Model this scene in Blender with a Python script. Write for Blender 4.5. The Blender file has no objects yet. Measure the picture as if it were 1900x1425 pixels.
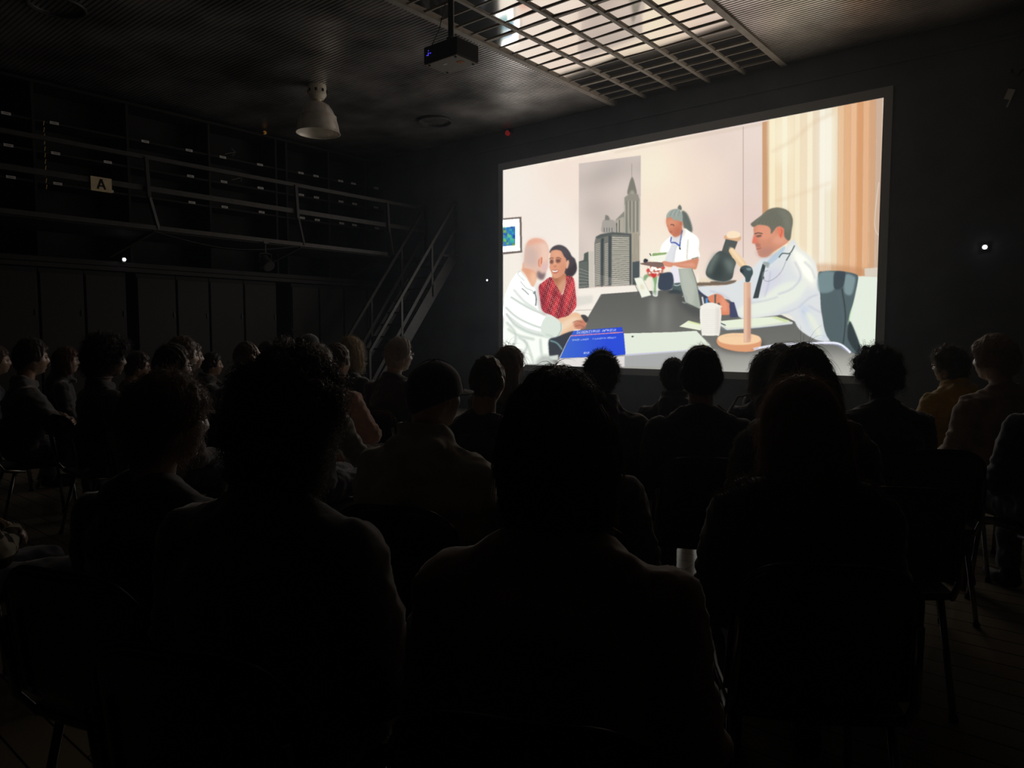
import bpy, bmesh, math, random
import numpy as np
from mathutils import Vector, Matrix
C=bpy.context.scene
# ---- camera, world, exposure -------------------------------------------------
CAMZ=1.36
cd=bpy.data.cameras.new('camera');cam=bpy.data.objects.new('camera',cd);C.collection.objects.link(cam)
cd.sensor_width=36;cd.sensor_fit='HORIZONTAL';cd.lens=1324/1900*36;cd.clip_start=.05;cd.clip_end=100
cam.location=(0,0,CAMZ);cam.rotation_euler=(math.radians(90-3.954),0,math.radians(39.4))
C.camera=cam
w=bpy.data.worlds.new('night');C.world=w;w.use_nodes=True
w.node_tree.nodes['Background'].inputs[0].default_value=(.55,.42,.7,1);w.node_tree.nodes['Background'].inputs[1].default_value=.012
C.view_settings.view_transform='Standard';C.view_settings.look='None';C.view_settings.gamma=1;C.view_settings.use_curve_mapping=False
C.view_settings.exposure=0
SCREEN_GAIN=1.0;HAZE=.006
D=9.6;CEIL=4.855;XL=-11.7;XR=2.2;YB=-3.2
# ---- projection helper (pixel -> world) to place seats -----------------------
_yaw=math.radians(39.4);_pit=-math.radians(3.954)
FW=np.array([-math.sin(_yaw)*math.cos(_pit),math.cos(_yaw)*math.cos(_pit),math.sin(_pit)])
RT=np.array([math.cos(_yaw),math.sin(_yaw),0.]);UP=np.cross(RT,FW)
def ray(px,py): return FW+RT*(px-950)/1324-UP*(py-712.5)/1324
def project(p):
    p=np.asarray(p,float)-np.array([0,0,CAMZ]);d=p@FW
    return 950+1324*(p@RT)/d,712.5-1324*(p@UP)/d
# ---- materials ----------------------------------------------------------------
def mat(name,col,rough=.6,metal=0,noise=0,scale=20,bump=0,spec=.5,emit=None,estr=1,trans=0,sheen=0):
    m=bpy.data.materials.new(name);m.use_nodes=True;nt=m.node_tree;b=nt.nodes['Principled BSDF']
    b.inputs['Base Color'].default_value=(*col,1);b.inputs['Roughness'].default_value=rough;b.inputs['Metallic'].default_value=metal
    b.inputs['Specular IOR Level'].default_value=spec
    if sheen: b.inputs['Sheen Weight'].default_value=sheen
    if emit: b.inputs['Emission Color'].default_value=(*emit,1);b.inputs['Emission Strength'].default_value=estr
    if noise or bump:
        tc=nt.nodes.new('ShaderNodeTexCoord');nz=nt.nodes.new('ShaderNodeTexNoise');nz.inputs['Scale'].default_value=scale;nz.inputs['Detail'].default_value=5
        nt.links.new(tc.outputs['Object'],nz.inputs['Vector'])
        if noise:
            r=nt.nodes.new('ShaderNodeMapRange');r.inputs[1].default_value=.3;r.inputs[2].default_value=.7;r.inputs[3].default_value=1-noise;r.inputs[4].default_value=1+noise
            mx=nt.nodes.new('ShaderNodeVectorMath');mx.operation='SCALE';mx.inputs[0].default_value=col
            nt.links.new(nz.outputs['Fac'],r.inputs[0]);nt.links.new(r.outputs[0],mx.inputs['Scale']);nt.links.new(mx.outputs[0],b.inputs['Base Color'])
        if bump:
            bp=nt.nodes.new('ShaderNodeBump');bp.inputs['Strength'].default_value=bump;bp.inputs['Distance'].default_value=.01
            nt.links.new(nz.outputs['Fac'],bp.inputs['Height']);nt.links.new(bp.outputs[0],b.inputs['Normal'])
    if trans:
        out=nt.nodes['Material Output'];t=nt.nodes.new('ShaderNodeBsdfTranslucent');k_=min(4,.85/max(col));t.inputs[0].default_value=(*[(c*.5+(col[0]+col[1]+col[2])/6)*k_ for c in col],1)
        ms=nt.nodes.new('ShaderNodeMixShader');ms.inputs[0].default_value=trans
        nt.links.new(b.outputs[0],ms.inputs[1]);nt.links.new(t.outputs[0],ms.inputs[2]);nt.links.new(ms.outputs[0],out.inputs[0])
    return m
# ---- mesh building --------------------------------------------------------------
class MB:
    def __init__(s): s.v=[];s.f=[];s.n=0
    def add(s,v,f):
        v=np.asarray(v,float);s.v.append(v);s.f+= [tuple(i+s.n for i in q) for q in f];s.n+=len(v);return s
    def box(s,a,b,M=None):
        x0,y0,z0=a;x1,y1,z1=b
        v=np.array([(x0,y0,z0),(x1,y0,z0),(x1,y1,z0),(x0,y1,z0),(x0,y0,z1),(x1,y0,z1),(x1,y1,z1),(x0,y1,z1)],float)
        if M is not None: v=v@np.array(M)[:3,:3].T+np.array(M)[:3,3]
        return s.add(v,[(0,3,2,1),(4,5,6,7),(0,1,5,4),(1,2,6,5),(2,3,7,6),(3,0,4,7)])
    def bar(s,p0,p1,w,h,up=(0,0,1)):
        p0=np.array(p0,float);p1=np.array(p1,float);d=p1-p0;L=np.linalg.norm(d);d/=L
        u=np.array(up,float);
        if abs(d@u)>.98: u=np.array([1.,0,0])
        a=np.cross(d,u);a/=np.linalg.norm(a);b=np.cross(a,d)
        v=[p+a*i*w/2+b*j*h/2 for p in (p0,p1) for i,j in ((-1,-1),(1,-1),(1,1),(-1,1))]
        return s.add(v,[(0,1,2,3),(7,6,5,4),(0,4,5,1),(1,5,6,2),(2,6,7,3),(3,7,4,0)])
    def tube(s,pts,r,n=8,cap=True):
        pts=np.asarray(pts,float);N=len(pts);r=np.broadcast_to(np.asarray(r,float),(N,))
        t=np.gradient(pts,axis=0);t/=np.linalg.norm(t,axis=1,keepdims=True)+1e-9
        ref=np.array([0,0,1.]) if abs(t[0][2])<.9 else np.array([1.,0,0]);a=np.cross(t[0],ref);a/=np.linalg.norm(a);V=[]
        for i in range(N):
            a=a-t[i]*(a@t[i]);a/=np.linalg.norm(a)+1e-9;b=np.cross(t[i],a)
            V+=[pts[i]+r[i]*(a*math.cos(2*math.pi*k/n)+b*math.sin(2*math.pi*k/n)) for k in range(n)]
        F=[(i*n+k,i*n+(k+1)%n,(i+1)*n+(k+1)%n,(i+1)*n+k) for i in range(N-1) for k in range(n)]
        if cap: F+=[tuple(range(n))[::-1],tuple((N-1)*n+k for k in range(n))]
        return s.add(V,F)
    def capsule(s,p0,r0,p1,r1,n=14):
        p0=np.array(p0,float);p1=np.array(p1,float);d=p1-p0;L=np.linalg.norm(d)
        d=d/L if L>1e-6 else np.array([0,0,1.])
        pts=[];rs=[]
        for k in range(5):
            a=math.pi/2*(k+.25)/5;pts.append(p0-d*r0*math.cos(a));rs.append(r0*math.sin(a))
        pts.append(p0);rs.append(r0);pts.append(p1);rs.append(r1)
        for k in range(4,-1,-1):
            a=math.pi/2*(k+.25)/5;pts.append(p1+d*r1*math.cos(a));rs.append(r1*math.sin(a))
        return s.tube(pts,rs,n)
    def ell(s,c,r,rot=None,n=20,m=14):
        V=[];c=np.array(c,float);r=np.array(r,float)
        for i in range(1,m):
            for k in range(n):
                a=math.pi*i/m;b=2*math.pi*k/n;V.append(np.array([math.sin(a)*math.cos(b),math.sin(a)*math.sin(b),math.cos(a)])*r)
        V+= [np.array([0,0,r[2]]),np.array([0,0,-r[2]])];V=np.array(V)
        if rot is not None: V=V@np.array(rot)[:3,:3].T
        F=[(i*n+k,(i+1)*n+k,(i+1)*n+(k+1)%n,i*n+(k+1)%n) for i in range(m-2) for k in range(n)]
        T=len(V)-2;F+=[(T,k,(k+1)%n) for k in range(n)]+[(T+1,(m-2)*n+(k+1)%n,(m-2)*n+k) for k in range(n)]
        return s.add(V+c,F)
    def lathe(s,prof,c=(0,0,0),n=40):
        prof=np.array(prof,float);V=[(c[0]+r*math.cos(2*math.pi*k/n),c[1]+r*math.sin(2*math.pi*k/n),c[2]+z) for r,z in prof for k in range(n)]
        return s.add(V,[(i*n+k,i*n+(k+1)%n,(i+1)*n+(k+1)%n,(i+1)*n+k) for i in range(len(prof)-1) for k in range(n)])
    def mesh(s,name,smooth=False):
        me=bpy.data.meshes.new(name);v=np.vstack(s.v) if s.v else np.zeros((0,3));me.from_pydata(v.tolist(),[],s.f);me.update()
        bm=bmesh.new();bm.from_mesh(me);bmesh.ops.recalc_face_normals(bm,faces=bm.faces);bm.to_mesh(me);bm.free()
        if smooth: me.polygons.foreach_set('use_smooth',[True]*len(me.polygons))
        return me
def tag(o,label=None,cat=None,group=None,kind=None):
    if label:o['label']=label
    if cat:o['category']=cat
    if group:o['group']=group
    if kind:o['kind']=kind
    return o
def obj(name,me,m,parent=None,bevel=0,smooth=False):
    if isinstance(me,MB): me=me.mesh(name,smooth)
    o=bpy.data.objects.new(name,me);C.collection.objects.link(o)
    if m is not None and not me.materials: me.materials.append(m)
    if parent is not None:o.parent=parent
    if bevel:
        b=o.modifiers.new('bevel','BEVEL');b.width=bevel;b.segments=2;b.limit_method='ANGLE'
    return o
def empty(name,loc=(0,0,0),rz=0,s=1):
    o=bpy.data.objects.new(name,None);C.collection.objects.link(o);o.location=loc;o.rotation_euler=(0,0,rz);o.scale=(s,s,s);o.empty_display_size=.1;return o
def struct(name,mb,m,bevel=0): return tag(obj(name,mb,m,bevel=bevel),kind='structure')
def dup(root,loc,rz,s=1,label=None):
    r=root.copy();C.collection.objects.link(r);r.location=loc;r.rotation_euler=(0,0,rz);r.scale=(s,s,s)
    if label:r['label']=label
    for ch in list(root.children):
        c=ch.copy();C.collection.objects.link(c);c.parent=r
        for g in ch.children:
            d=g.copy();C.collection.objects.link(d);d.parent=c
    return r
def vnoise(p,seed=0,oct=3):
    rs=np.random.RandomState(seed);o=np.zeros(len(p));a=1.;f=1.
    for k in range(oct):
        for j in range(4):
            d=rs.randn(3);d/=np.linalg.norm(d);o+=a*np.sin(p@d*f*6.28+rs.rand()*6.28)*.5
        f*=1.9;a*=.55
    return o
def remesh(mb,voxel,smooth=4,disp=None,fac=.5):
    me=mb.mesh('tmp');o=bpy.data.objects.new('tmp',me);C.collection.objects.link(o)
    r=o.modifiers.new('r','REMESH');r.mode='VOXEL';r.voxel_size=voxel
    if smooth:
        s=o.modifiers.new('s','SMOOTH');s.iterations=smooth;s.factor=fac
    dg=bpy.context.evaluated_depsgraph_get();dg.update();out=bpy.data.meshes.new_from_object(o.evaluated_get(dg))
    bpy.data.objects.remove(o);bpy.data.meshes.remove(me)
    if disp is not None:
        n=len(out.vertices);co=np.empty(n*3);out.vertices.foreach_get('co',co);co=co.reshape(-1,3);nr=np.empty(n*3);out.vertices.foreach_get('normal',nr);nr=nr.reshape(-1,3)
        co=co+nr*disp(co)[:,None];out.vertices.foreach_set('co',co.ravel())
    out.polygons.foreach_set('use_smooth',[True]*len(out.polygons));out.update();return out
# ---- the projected film still, drawn as flat shapes -------------------------
AX0,AY0,AX1,AY1,ASC=926,176,1646,706,2.0
def make_film():
    W=int((AX1-AX0)*ASC);H=int((AY1-AY0)*ASC)
    yy,xx=np.mgrid[0:H,0:W].astype(np.float32)
    px=xx/ASC+AX0;py=yy/ASC+AY0
    img=np.zeros((H,W,3),np.float32)
    FR={'A':(900,250,3.1675),'B':(1050,280,5.089),'C':(900,360,4.191),'D':(1250,360,4.454),'E':(1250,150,2.5),
        'F':(1000,560,5.4286),'G':(1020,595,12.667),'H':(930,430,8.38),'I':(1170,370,7.5),'J':(1370,370,8.907),'O':(0,0,1)}
    rs=np.random.RandomState(4)
    def tr(fr,pts):
        ox,oy,s=FR[fr];p=np.array(pts,np.float32).reshape(-1,2)
        return p/s+np.array([ox,oy],np.float32)
    def spline(p,closed=True,n=5):
        out=[];N=len(p)
        for i in range(N if closed else N-1):
            g=(lambda k:p[k%N]) if closed else (lambda k:p[min(max(k,0),N-1)])
            a,b,c,d=g(i-1),g(i),g(i+1),g(i+2)
            for t in np.arange(n)/n:
                out.append(.5*((2*b)+(c-a)*t+(2*a-5*b+4*c-d)*t*t+(3*b-a-3*c+d)*t**3))
        if not closed: out.append(p[-1])
        return np.array(out)
    def gk(m,s):
        if s<=0.05: return m
        r=int(3*s)+1;k=np.exp(-np.arange(-r,r+1)**2/(2*s*s));k/=k.sum()
        m=np.pad(m,((r,r),(0,0)));m=sum(k[i]*m[i:m.shape[0]-2*r+i] for i in range(2*r+1))
        m=np.pad(m,((0,0),(r,r)));return sum(k[i]*m[:,i:m.shape[1]-2*r+i] for i in range(2*r+1))
    def fill(p,col,blur,a,tex=None):
        q=(p-np.array([AX0,AY0]))*ASC;s=max(blur*ASC,.7)
        m_=int(3*s)+3
        x0=max(int(q[:,0].min())-m_,0);x1=min(int(q[:,0].max())+m_+1,W)
        y0=max(int(q[:,1].min())-m_,0);y1=min(int(q[:,1].max())+m_+1,H)
        if x1<=x0 or y1<=y0: return
        X=xx[y0:y1,x0:x1]+.5;Y=yy[y0:y1,x0:x1]+.5
        ins=np.zeros(X.shape,bool);n=len(q)
        for i in range(n):
            ax,ay=q[i];bx,by=q[(i+1)%n]
            if ay==by: continue
            c=(ay>Y)!=(by>Y)
            ins^=c&(X<(bx-ax)*(Y-ay)/(by-ay)+ax)
        m=gk(ins.astype(np.float32),s)*a
        c=np.array(col,np.float32)/255
        if tex is not None: c=tex(px[y0:y1,x0:x1],py[y0:y1,x0:x1])
        sub=img[y0:y1,x0:x1];sub+=(c-sub)*m[...,None]
    def P(fr,col,pts,blur=.5,a=1,tex=None): fill(spline(tr(fr,pts)),col,blur,a,tex)
    def Q(fr,col,pts,blur=.3,a=1,tex=None): fill(tr(fr,pts),col,blur,a,tex)
    def L(fr,col,w,pts,blur=.4,a=1):
        p=spline(tr(fr,pts),False,4);t=np.gradient(p,axis=0);t/=np.linalg.norm(t,axis=1,keepdims=True)+1e-6
        nrm=np.stack([-t[:,1],t[:,0]],1)*w/2
        fill(np.vstack([p+nrm,(p-nrm)[::-1]]),col,blur,a)
    # wall
    def mixc(k): return k
    pts=[(940,340,242,232,222),(1000,420,238,228,220),(945,520,248,248,240),(1060,320,236,220,208),(1140,560,244,240,228),(1215,320,246,232,210),
         (1250,360,240,224,204),(1300,330,236,216,200),(1340,260,226,208,198),(1320,420,226,204,196),(1395,330,222,204,196),(1395,240,228,212,204),(1390,400,222,200,192),
         (1600,560,236,244,232),(1610,620,224,236,226),(1230,470,242,230,212)]
    num=0;den=0
    for x,y,r,g,b in pts:
        w=1/(((px-x)**2+(py-y)**2)/900+.6)**1.3
        num=num+w[...,None]*np.array([r,g,b],np.float32);den=den+w
    img[:]=np.minimum(num/den[...,None]*1.045,[250,243,233])/255
    # cornice highlights along the top edge
    for i in range(9): P('O',(255,246,226),[1000+i*28,305-i*5.4,1018+i*28,299-i*5.4,1020+i*28,304-i*5.4,1002+i*28,309-i*5.4],1,.6)
    Q('O',(214,196,176),[1140,280,1420,226,1420,232,1140,285],1.5,.35)
    # picture at left
    Q('A',(112,98,92),[100,492,214,482,218,692,100,704],.6)
    Q('A',(250,248,246),[100,500,203,492,207,682,100,692],.6)
    Q('C',(60,130,190),[140,262,234,251,234,398,140,408],.5)
    for i in range(46):
        x=rs.uniform(142,230);y=rs.uniform(258,400);s=rs.uniform(5,15)
        c=[(20,70,190),(50,190,160),(150,200,60),(30,110,220),(110,215,140),(16,60,130)][rs.randint(6)]
        Q('C',c,[x-s,y-s,x+s,y-s*.8,x+s,y+s,x-s,y+s*.9],.6,.7)
    Q('C',(250,248,246),[234,240,262,238,266,440,234,442],.5)
    Q('C',(250,248,246),[140,408,240,398,240,436,140,446],.5)
    # tall city print
    def sky(X,Y):
        v=.5+.5*np.sin(X*.045+Y*.03+2*np.sin(Y*.021))*np.sin(Y*.035-X*.02)
        t=np.clip((Y-300)/200,0,1)[...,None]
        base=np.array([.80,.755,.73])*(1-t)+np.array([.92,.86,.82])*t
        return (base*(.93+.1*v[...,None])).astype(np.float32)
    Q('B',0,[122,120,708,42,702,1268,122,1304],.5,1,sky)
    P('B',(168,158,152),[140,520,300,470,420,520,300,600,150,620],14,.35)
    P('B',(225,205,195),[300,400,560,380,520,470,320,460],12,.5)
    L('B',(120,118,112),.8,[622,120,622,250])
    Q('B',(140,140,130),[470,650,560,560,600,560,600,780,470,780],.8)
    P('B',(128,126,116),[625,245,590,340,585,412,664,412,656,330],.8)
    P('B',(196,190,172),[612,380,600,440,650,440,640,380],1.5,.6)
    Q('B',(150,146,134),[552,440,600,405,680,408,698,470,698,800,620,800,552,560],.8)
    for i in range(9): L('B',(104,104,98) if i%2 else (206,200,184),1.1,[556+i*17,470+(i==0)*40,556+i*17,780],.4,.7)
    Q('B',(178,172,158),[470,655,548,620,552,770,470,775],.8)
    L('B',(90,92,88),1.6,[478,680,480,770]);L('B',(90,92,88),1.2,[505,650,505,770])
    Q('B',(176,168,150),[600,780,696,760,692,1262,620,1266],.8)
    for i in range(5): L('B',(120,116,104),.9,[618+i*17,780,618+i*16,1250],.5,.6)
    P('B',(170,165,158),[345,770,340,700,360,650,450,655,470,700,462,770],.8)
    Q('B',(130,128,122),[372,605,398,610,415,640,410,655,368,655],.8)
    for i in range(4): L('B',(86,86,86),1,[362+i*24,725,362+i*24,765],.3)
    Q('B',(120,120,114),[270,870,282,812,330,790,440,770,618,786,622,1266,272,1282],.7)
    Q('B',(86,92,90),[282,812,330,786,440,768,618,782,616,800,440,790,300,830],.8)
    for (a,b) in ((278,322),(366,400)):
        for k in range(22): Q('B',(196,190,176),[a,880+k*18,b,868+k*18.2,b,877+k*18.2,a,889+k*18],.3,.85)
    Q('B',(64,72,74),[330,830,358,820,352,1278,330,1280],.8);Q('B',(70,78,80),[402,800,430,795,425,1274,402,1276],.8)
    for k in range(24): Q('B',(206,200,184),[436,812+k*19.4,608,818+k*18.6,608,828+k*18.6,436,823+k*19.4],.3,.85)
    Q('B',(70,76,78),[600,800,616,800,616,1262,600,1264],.8)
    Q('B',(84,92,88),[122,1045,168,1030,172,970,214,950,218,1290,122,1298],.7)
    for k in range(15): Q('B',(150,150,142),[126,1060+k*16,205,1046+k*16,205,1052+k*16,126,1066+k*16],.3,.6)
    Q('B',(205,200,188),[216,950,262,948,266,1284,218,1288],.7)
    Q('B',(74,84,88),[628,1050,696,1040,692,1264,628,1266],.7)
    for k in range(6): L('B',(222,214,204),.9,[122,1110+k*34,330,1180+k*18,600,1240+k*6],.4,.5)
    # wall lines right, wooden window trim, blinds
    L('E',(140,110,104),1,[322,212,322,820],.5,.65)
    Q('E',(206,158,118),[411,192,444,184,458,600,411,640],.7)
    Q('E',(232,206,176),[432,186,446,184,458,600,436,610],1,.6)
    cols=[(252,240,205),(246,226,190),(252,244,216),(248,232,200),(250,238,208),(244,226,196),(252,242,214),(238,222,196),(250,244,226),(244,236,212),(240,222,190),(236,196,156),(230,180,136),(238,190,150),(220,160,112),(232,182,140),(214,168,130),(206,178,156)]
    n=len(cols)
    for i in range(n):
        xa=443+(968-443)*i/n;xb=443+(968-443)*(i+1)/n
        ya=184-100*i/n;yb=184-100*(i+1)/n
        Q('E',cols[i],[xa,ya-8,xb+3,yb-8,xb+3-12*i/n,912,xa-8*i/n,880+36*(i/n)],1.1)
        L('E',(186,140,100) if i>10 else (226,204,166),1,[xa,ya,xa-10*i/n,880+30*(i/n)],.8,.5)
    P('E',(255,252,238),[690,170,740,150,745,300,738,480,690,490,680,300],6,.75)
    P('E',(255,250,224),[460,190,520,170,540,330,500,400,462,330],8,.6)
    L('E',(214,176,140),3,[455,330,560,270,640,200,740,150],3,.45);L('E',(220,186,150),3,[470,560,600,520,730,470],3,.4)
    P('E',(196,140,100),[670,850,800,860,940,880,945,908,660,905],3,.6)
    for i in range(6): L('E',(250,232,206),1.6,[680+i*9,790+(i%3)*9,682+i*9,880],.8,.6)
    Q('E',(232,242,228),[660,905,900,906,945,908,944,1240,860,1255,800,1100],.8)
    Q('E',(222,212,196),[885,870,948,866,947,908,886,908],.8)
    L('E',(232,224,210),1.5,[952,470,940,560,932,660,940,700,952,716],.5,.8)
    # tables: desk
    Q('O',(214,214,206),[935,560,1100,548,1100,562,935,600],2,.6)
    L('C',(170,160,150),1,[705,905,845,900],.5,.8)
    Q('O',(128,128,124),[1115,546,1185,541,1250,538,1300,540,1440,580,1600,658,1600,702,930,700,1072,622],.6)
    def desk(X,Y):
        t=np.clip((Y-540)/160,0,1);u=np.clip((X-1060)/540,0,1)
        g=.37+.12*t+.26*np.clip(t-.62,0,1)*2.2*(.5+u*.6)
        g=g+.10*np.exp(-((X-1212)/9)**2)*np.clip((Y-545)/20,0,1)*np.clip((620-Y)/40,0,1)
        g=g+.07*np.exp(-((X-1236)/12)**2)*np.clip((Y-545)/20,0,1)*np.clip((640-Y)/50,0,1)
        g=g+.012*np.sin(X*2.3)*np.sin(Y*2.1)
        return np.stack([g,g*1.0,g*.965],-1).astype(np.float32)
    Q('O',0,[1117,546,1185,541,1250,538,1300,540,1440,580,1600,656,1600,702,1030,700,1072,622],.5,1,desk)
    P('O',(62,66,66),[1255,545,1330,548,1330,590,1285,586],5,.55)
    L('O',(96,100,96),1.2,[1117,546,1072,622,1060,640],.6,.8)
    Q('O',(226,224,214),[1120,640,1600,660,1600,702,1150,702],8,.25)
    # back shelf with pots
    Q('D',(120,104,88),[190,728,520,712,500,750,190,760],.8)
    for x in (200,232,262,290): P('D',(240,226,200),[x-14,728,x-12,700,x,688,x+12,700,x+14,728],1)
    P('D',(250,242,230),[190,728,192,680,200,650,208,690,208,728],.8)
    # seated man at left
    P('H',(244,247,240),[45,1425,45,1040,90,900,140,780,230,660,300,590,420,700,500,860,560,760,640,800,700,1100,760,1300,860,1400,1000,1600,600,1700,45,1700],.8)
    Q('O',(240,246,238),[934,560,936,676,1018,676,1020,630,990,560],1)
    P('C',(243,248,243),[150,860,200,700,260,610,330,680,420,780,500,900,600,990,600,1060,560,1120,440,1100,300,1060,150,960],.8)
    for w,pts in ((3,[165,930,240,1020,360,1080,500,1110]),(2.2,[200,800,330,880,470,940]),(2,[160,880,250,960,400,1030,540,1060]),(2,[180,1050,260,1100,380,1130]),(1.6,[300,1130,340,1200,380,1330]),(1.6,[430,1130,440,1240,470,1330]),(1.8,[170,1000,240,1100,200,1250,180,1340]),(2,[260,1110,330,1180,250,1300])):
        L('C',(168,186,176),w,pts,1.2,.6)
    for w,pts in ((3,[190,960,300,1040,440,1085]),(2.5,[220,740,300,830,400,900])): L('C',(205,216,206),w,pts,2,.6)
    L('H',(120,130,130),1.4,[320,880,380,930,430,980],.6,.8);L('H',(70,84,90),1.6,[520,940,545,1040,535,1150],.7,.9);L('H',(60,70,80),2.6,[500,960,530,930],.8,.8)
    L('H',(200,208,204),1.3,[300,770,380,870,470,910,515,950],.7,.9);L('H',(206,214,208),1.2,[300,600,260,660,360,760],.7,.8)
    P('H',(238,178,146),[330,560,360,470,580,560,560,700,500,850,440,780,370,660,318,600],1)
    P('H',(222,150,116),[350,560,450,560,440,680,370,640],4,.5);P('H',(250,208,176),[480,640,560,680,500,840,460,760],3,.7)
    P('H',(236,196,178),[352,540,362,360,380,220,440,130,540,100,640,120,715,190,742,300,735,430,728,540,690,650,650,738,580,728,556,650,480,590,400,570],.8)
    P('H',(240,168,140),[430,140,540,104,650,130,690,180,600,165,500,190,400,230],3,.8)
    P('H',(206,182,172),[362,360,400,220,520,260,570,400,540,540,420,520,360,500],5,.75)
    P('H',(250,216,196),[600,180,700,200,740,300,735,420,660,470,620,400,640,300],4,.7)
    P('H',(112,96,104),[570,610,640,650,690,640,655,740,590,735,558,690],2,.85)
    P('H',(226,190,196),[640,500,720,500,715,560,680,620,640,600],3,.8)
    P('H',(242,170,140),[590,420,625,390,640,410,635,480,615,550,585,540,575,480],.8);L('H',(170,80,60),1.1,[628,400,630,440,620,500],.5,.9);L('H',(150,80,66),1,[590,540,582,470,595,425],.5,.6)
    # seated woman in red
    P('H',(72,66,72),[760,330,765,280,820,225,910,205,1000,240,1060,310,1100,380,1150,430,1170,540,1165,610,1110,690,1010,730,980,640,960,400,880,300],.9)
    P('H',(60,54,60),[1010,560,1080,560,1150,480,1172,560,1150,640,1090,690,1010,720,995,640],1.4)
    P('H',(96,92,96),[860,225,960,250,1030,330,1010,380,930,280],3,.6)
    P('H',(196,132,100),[800,680,980,640,1010,720,990,830,940,960,880,900,820,800],.8);P('H',(226,178,146),[880,860,1000,720,1005,800,950,960],2.5,.7);P('H',(150,90,66),[820,700,900,720,860,790,820,760],3,.6)
    P('H',(226,160,128),[762,360,780,300,850,282,930,300,975,380,1010,430,1005,560,960,660,870,722,810,708,772,620,752,560,758,440],.8)
    P('H',(240,182,150),[800,320,880,300,930,360,900,400,820,390],3,.6);P('H',(208,136,104),[950,480,1000,520,960,640,900,700,930,560],4,.6)
    P('H',(236,180,150),[1010,470,1045,440,1055,490,1030,570,1005,560],.8)
    P('H',(96,60,56),[760,440,800,435,815,470,790,500,755,485],1.2,.75);P('H',(92,56,52),[850,430,905,425,925,455,890,485,850,470],1.2,.75)
    L('H',(70,44,44),1.1,[745,425,780,405,815,415],.5,.8);L('H',(70,44,44),1.1,[850,410,890,400,935,425],.5,.8)
    P('H',(196,120,92),[812,540,835,555,862,540,840,520],1.2,.8);L('H',(244,196,166),2,[830,420,836,510],1.3,.7)
    P('H',(176,84,74),[785,600,830,600,890,590,885,620,850,645,810,640],.8,.9);P('H',(255,248,240),[792,603,840,608,884,596,870,618,830,630,800,622],.5)
    def redp(X,Y):
        v=np.sin(X*1.55+np.sin(Y*1.0)*1.2)*np.sin(Y*1.5+np.sin(X*.9))
        m=np.clip((v-.15)/.4,0,1)[...,None]*.75
        d=(.82+.18*np.sin(X*.35+Y*.12))[...,None]
        return (np.array([.80,.16,.20])*d*(1-m)+np.array([.95,.74,.74])*m).astype(np.float32)
    P('H',0,[585,850,640,790,770,705,830,800,900,910,950,980,1000,820,1010,700,1080,690,1130,740,1150,900,1170,1130,1120,1230,1030,1320,960,1350,880,1360,760,1290,640,1220,600,1000],.7,1,redp)
    P('H',(120,24,44),[590,850,660,860,700,1000,720,1180,760,1280,640,1220,595,1000],4,.5);P('H',(110,20,40),[920,1000,960,1050,960,1340,900,1350,915,1180],3,.6)
    P('H',(110,20,36),[780,900,850,940,930,1010,900,1020,800,970],3,.5);P('H',(236,90,90),[1010,820,1120,780,1140,1000,1080,1100,1010,980],5,.35)
    # arms and hands
    P('C',(240,196,160),[560,980,640,950,700,920,760,950,790,985,775,1030,720,1050,640,1080,570,1120,540,1100],.8)
    P('C',(250,226,196),[590,1010,680,960,740,975,680,1010,600,1070],3,.8)
    P('C',(196,120,96),[690,1000,740,980,785,985,780,1040,740,1055,700,1040],1.5,.8);L('C',(120,60,50),1,[680,1000,720,985,760,1000],.6,.7);L('C',(130,70,60),1,[700,1030,740,1020,770,1035],.6,.7)
    P('C',(70,66,70),[745,945,775,940,803,965,790,1000,770,985],.8)
    P('C',(226,236,226),[500,940,590,1000,598,1060,555,1125,450,1100,440,1010],.8);L('C',(160,180,172),1.8,[588,1000,590,1060,555,1118],.6,.7);L('C',(176,194,184),2.2,[470,1090,530,1110],1.4,.6)
    P('C',(58,62,70),[500,1130,560,1110,660,1070,690,1080,600,1230,570,1270,510,1265,495,1200],.9)
    L('C',(120,160,160),3,[505,1140,560,1160,600,1210],.8,.9);Q('C',(214,224,216),[490,1262,570,1250,565,1290,500,1290],1)
    P('C',(190,196,190),[400,1330,430,1270,490,1262,540,1330],2,.9)
    # blue book
    Q('G',(214,212,222),[240,880,175,1010,400,1077,1780,1077,1790,820,1730,840],.5)
    Q('G',(232,228,224),[190,930,880,870,1530,850,1760,830,1750,1077,150,1077],.6)
    def blue(X,Y):
        t=np.clip((X-1040)/90,0,1)[...,None]
        return (np.array([.24,.42,.83])*(1-t)+np.array([.16,.30,.87])*t).astype(np.float32)
    Q('G',0,[560,240,1700,150,1735,290,1790,790,1500,830,240,880,500,345],.35,1,blue)
    L('G',(210,220,250),1.2,[495,350,380,560,235,880],.4,.9)
    Q('G',(226,140,170),[495,345,1720,262,1722,282,490,368],.35);Q('G',(240,150,130),[1440,278,1600,268,1600,290,1440,300],.5,.8)
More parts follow.
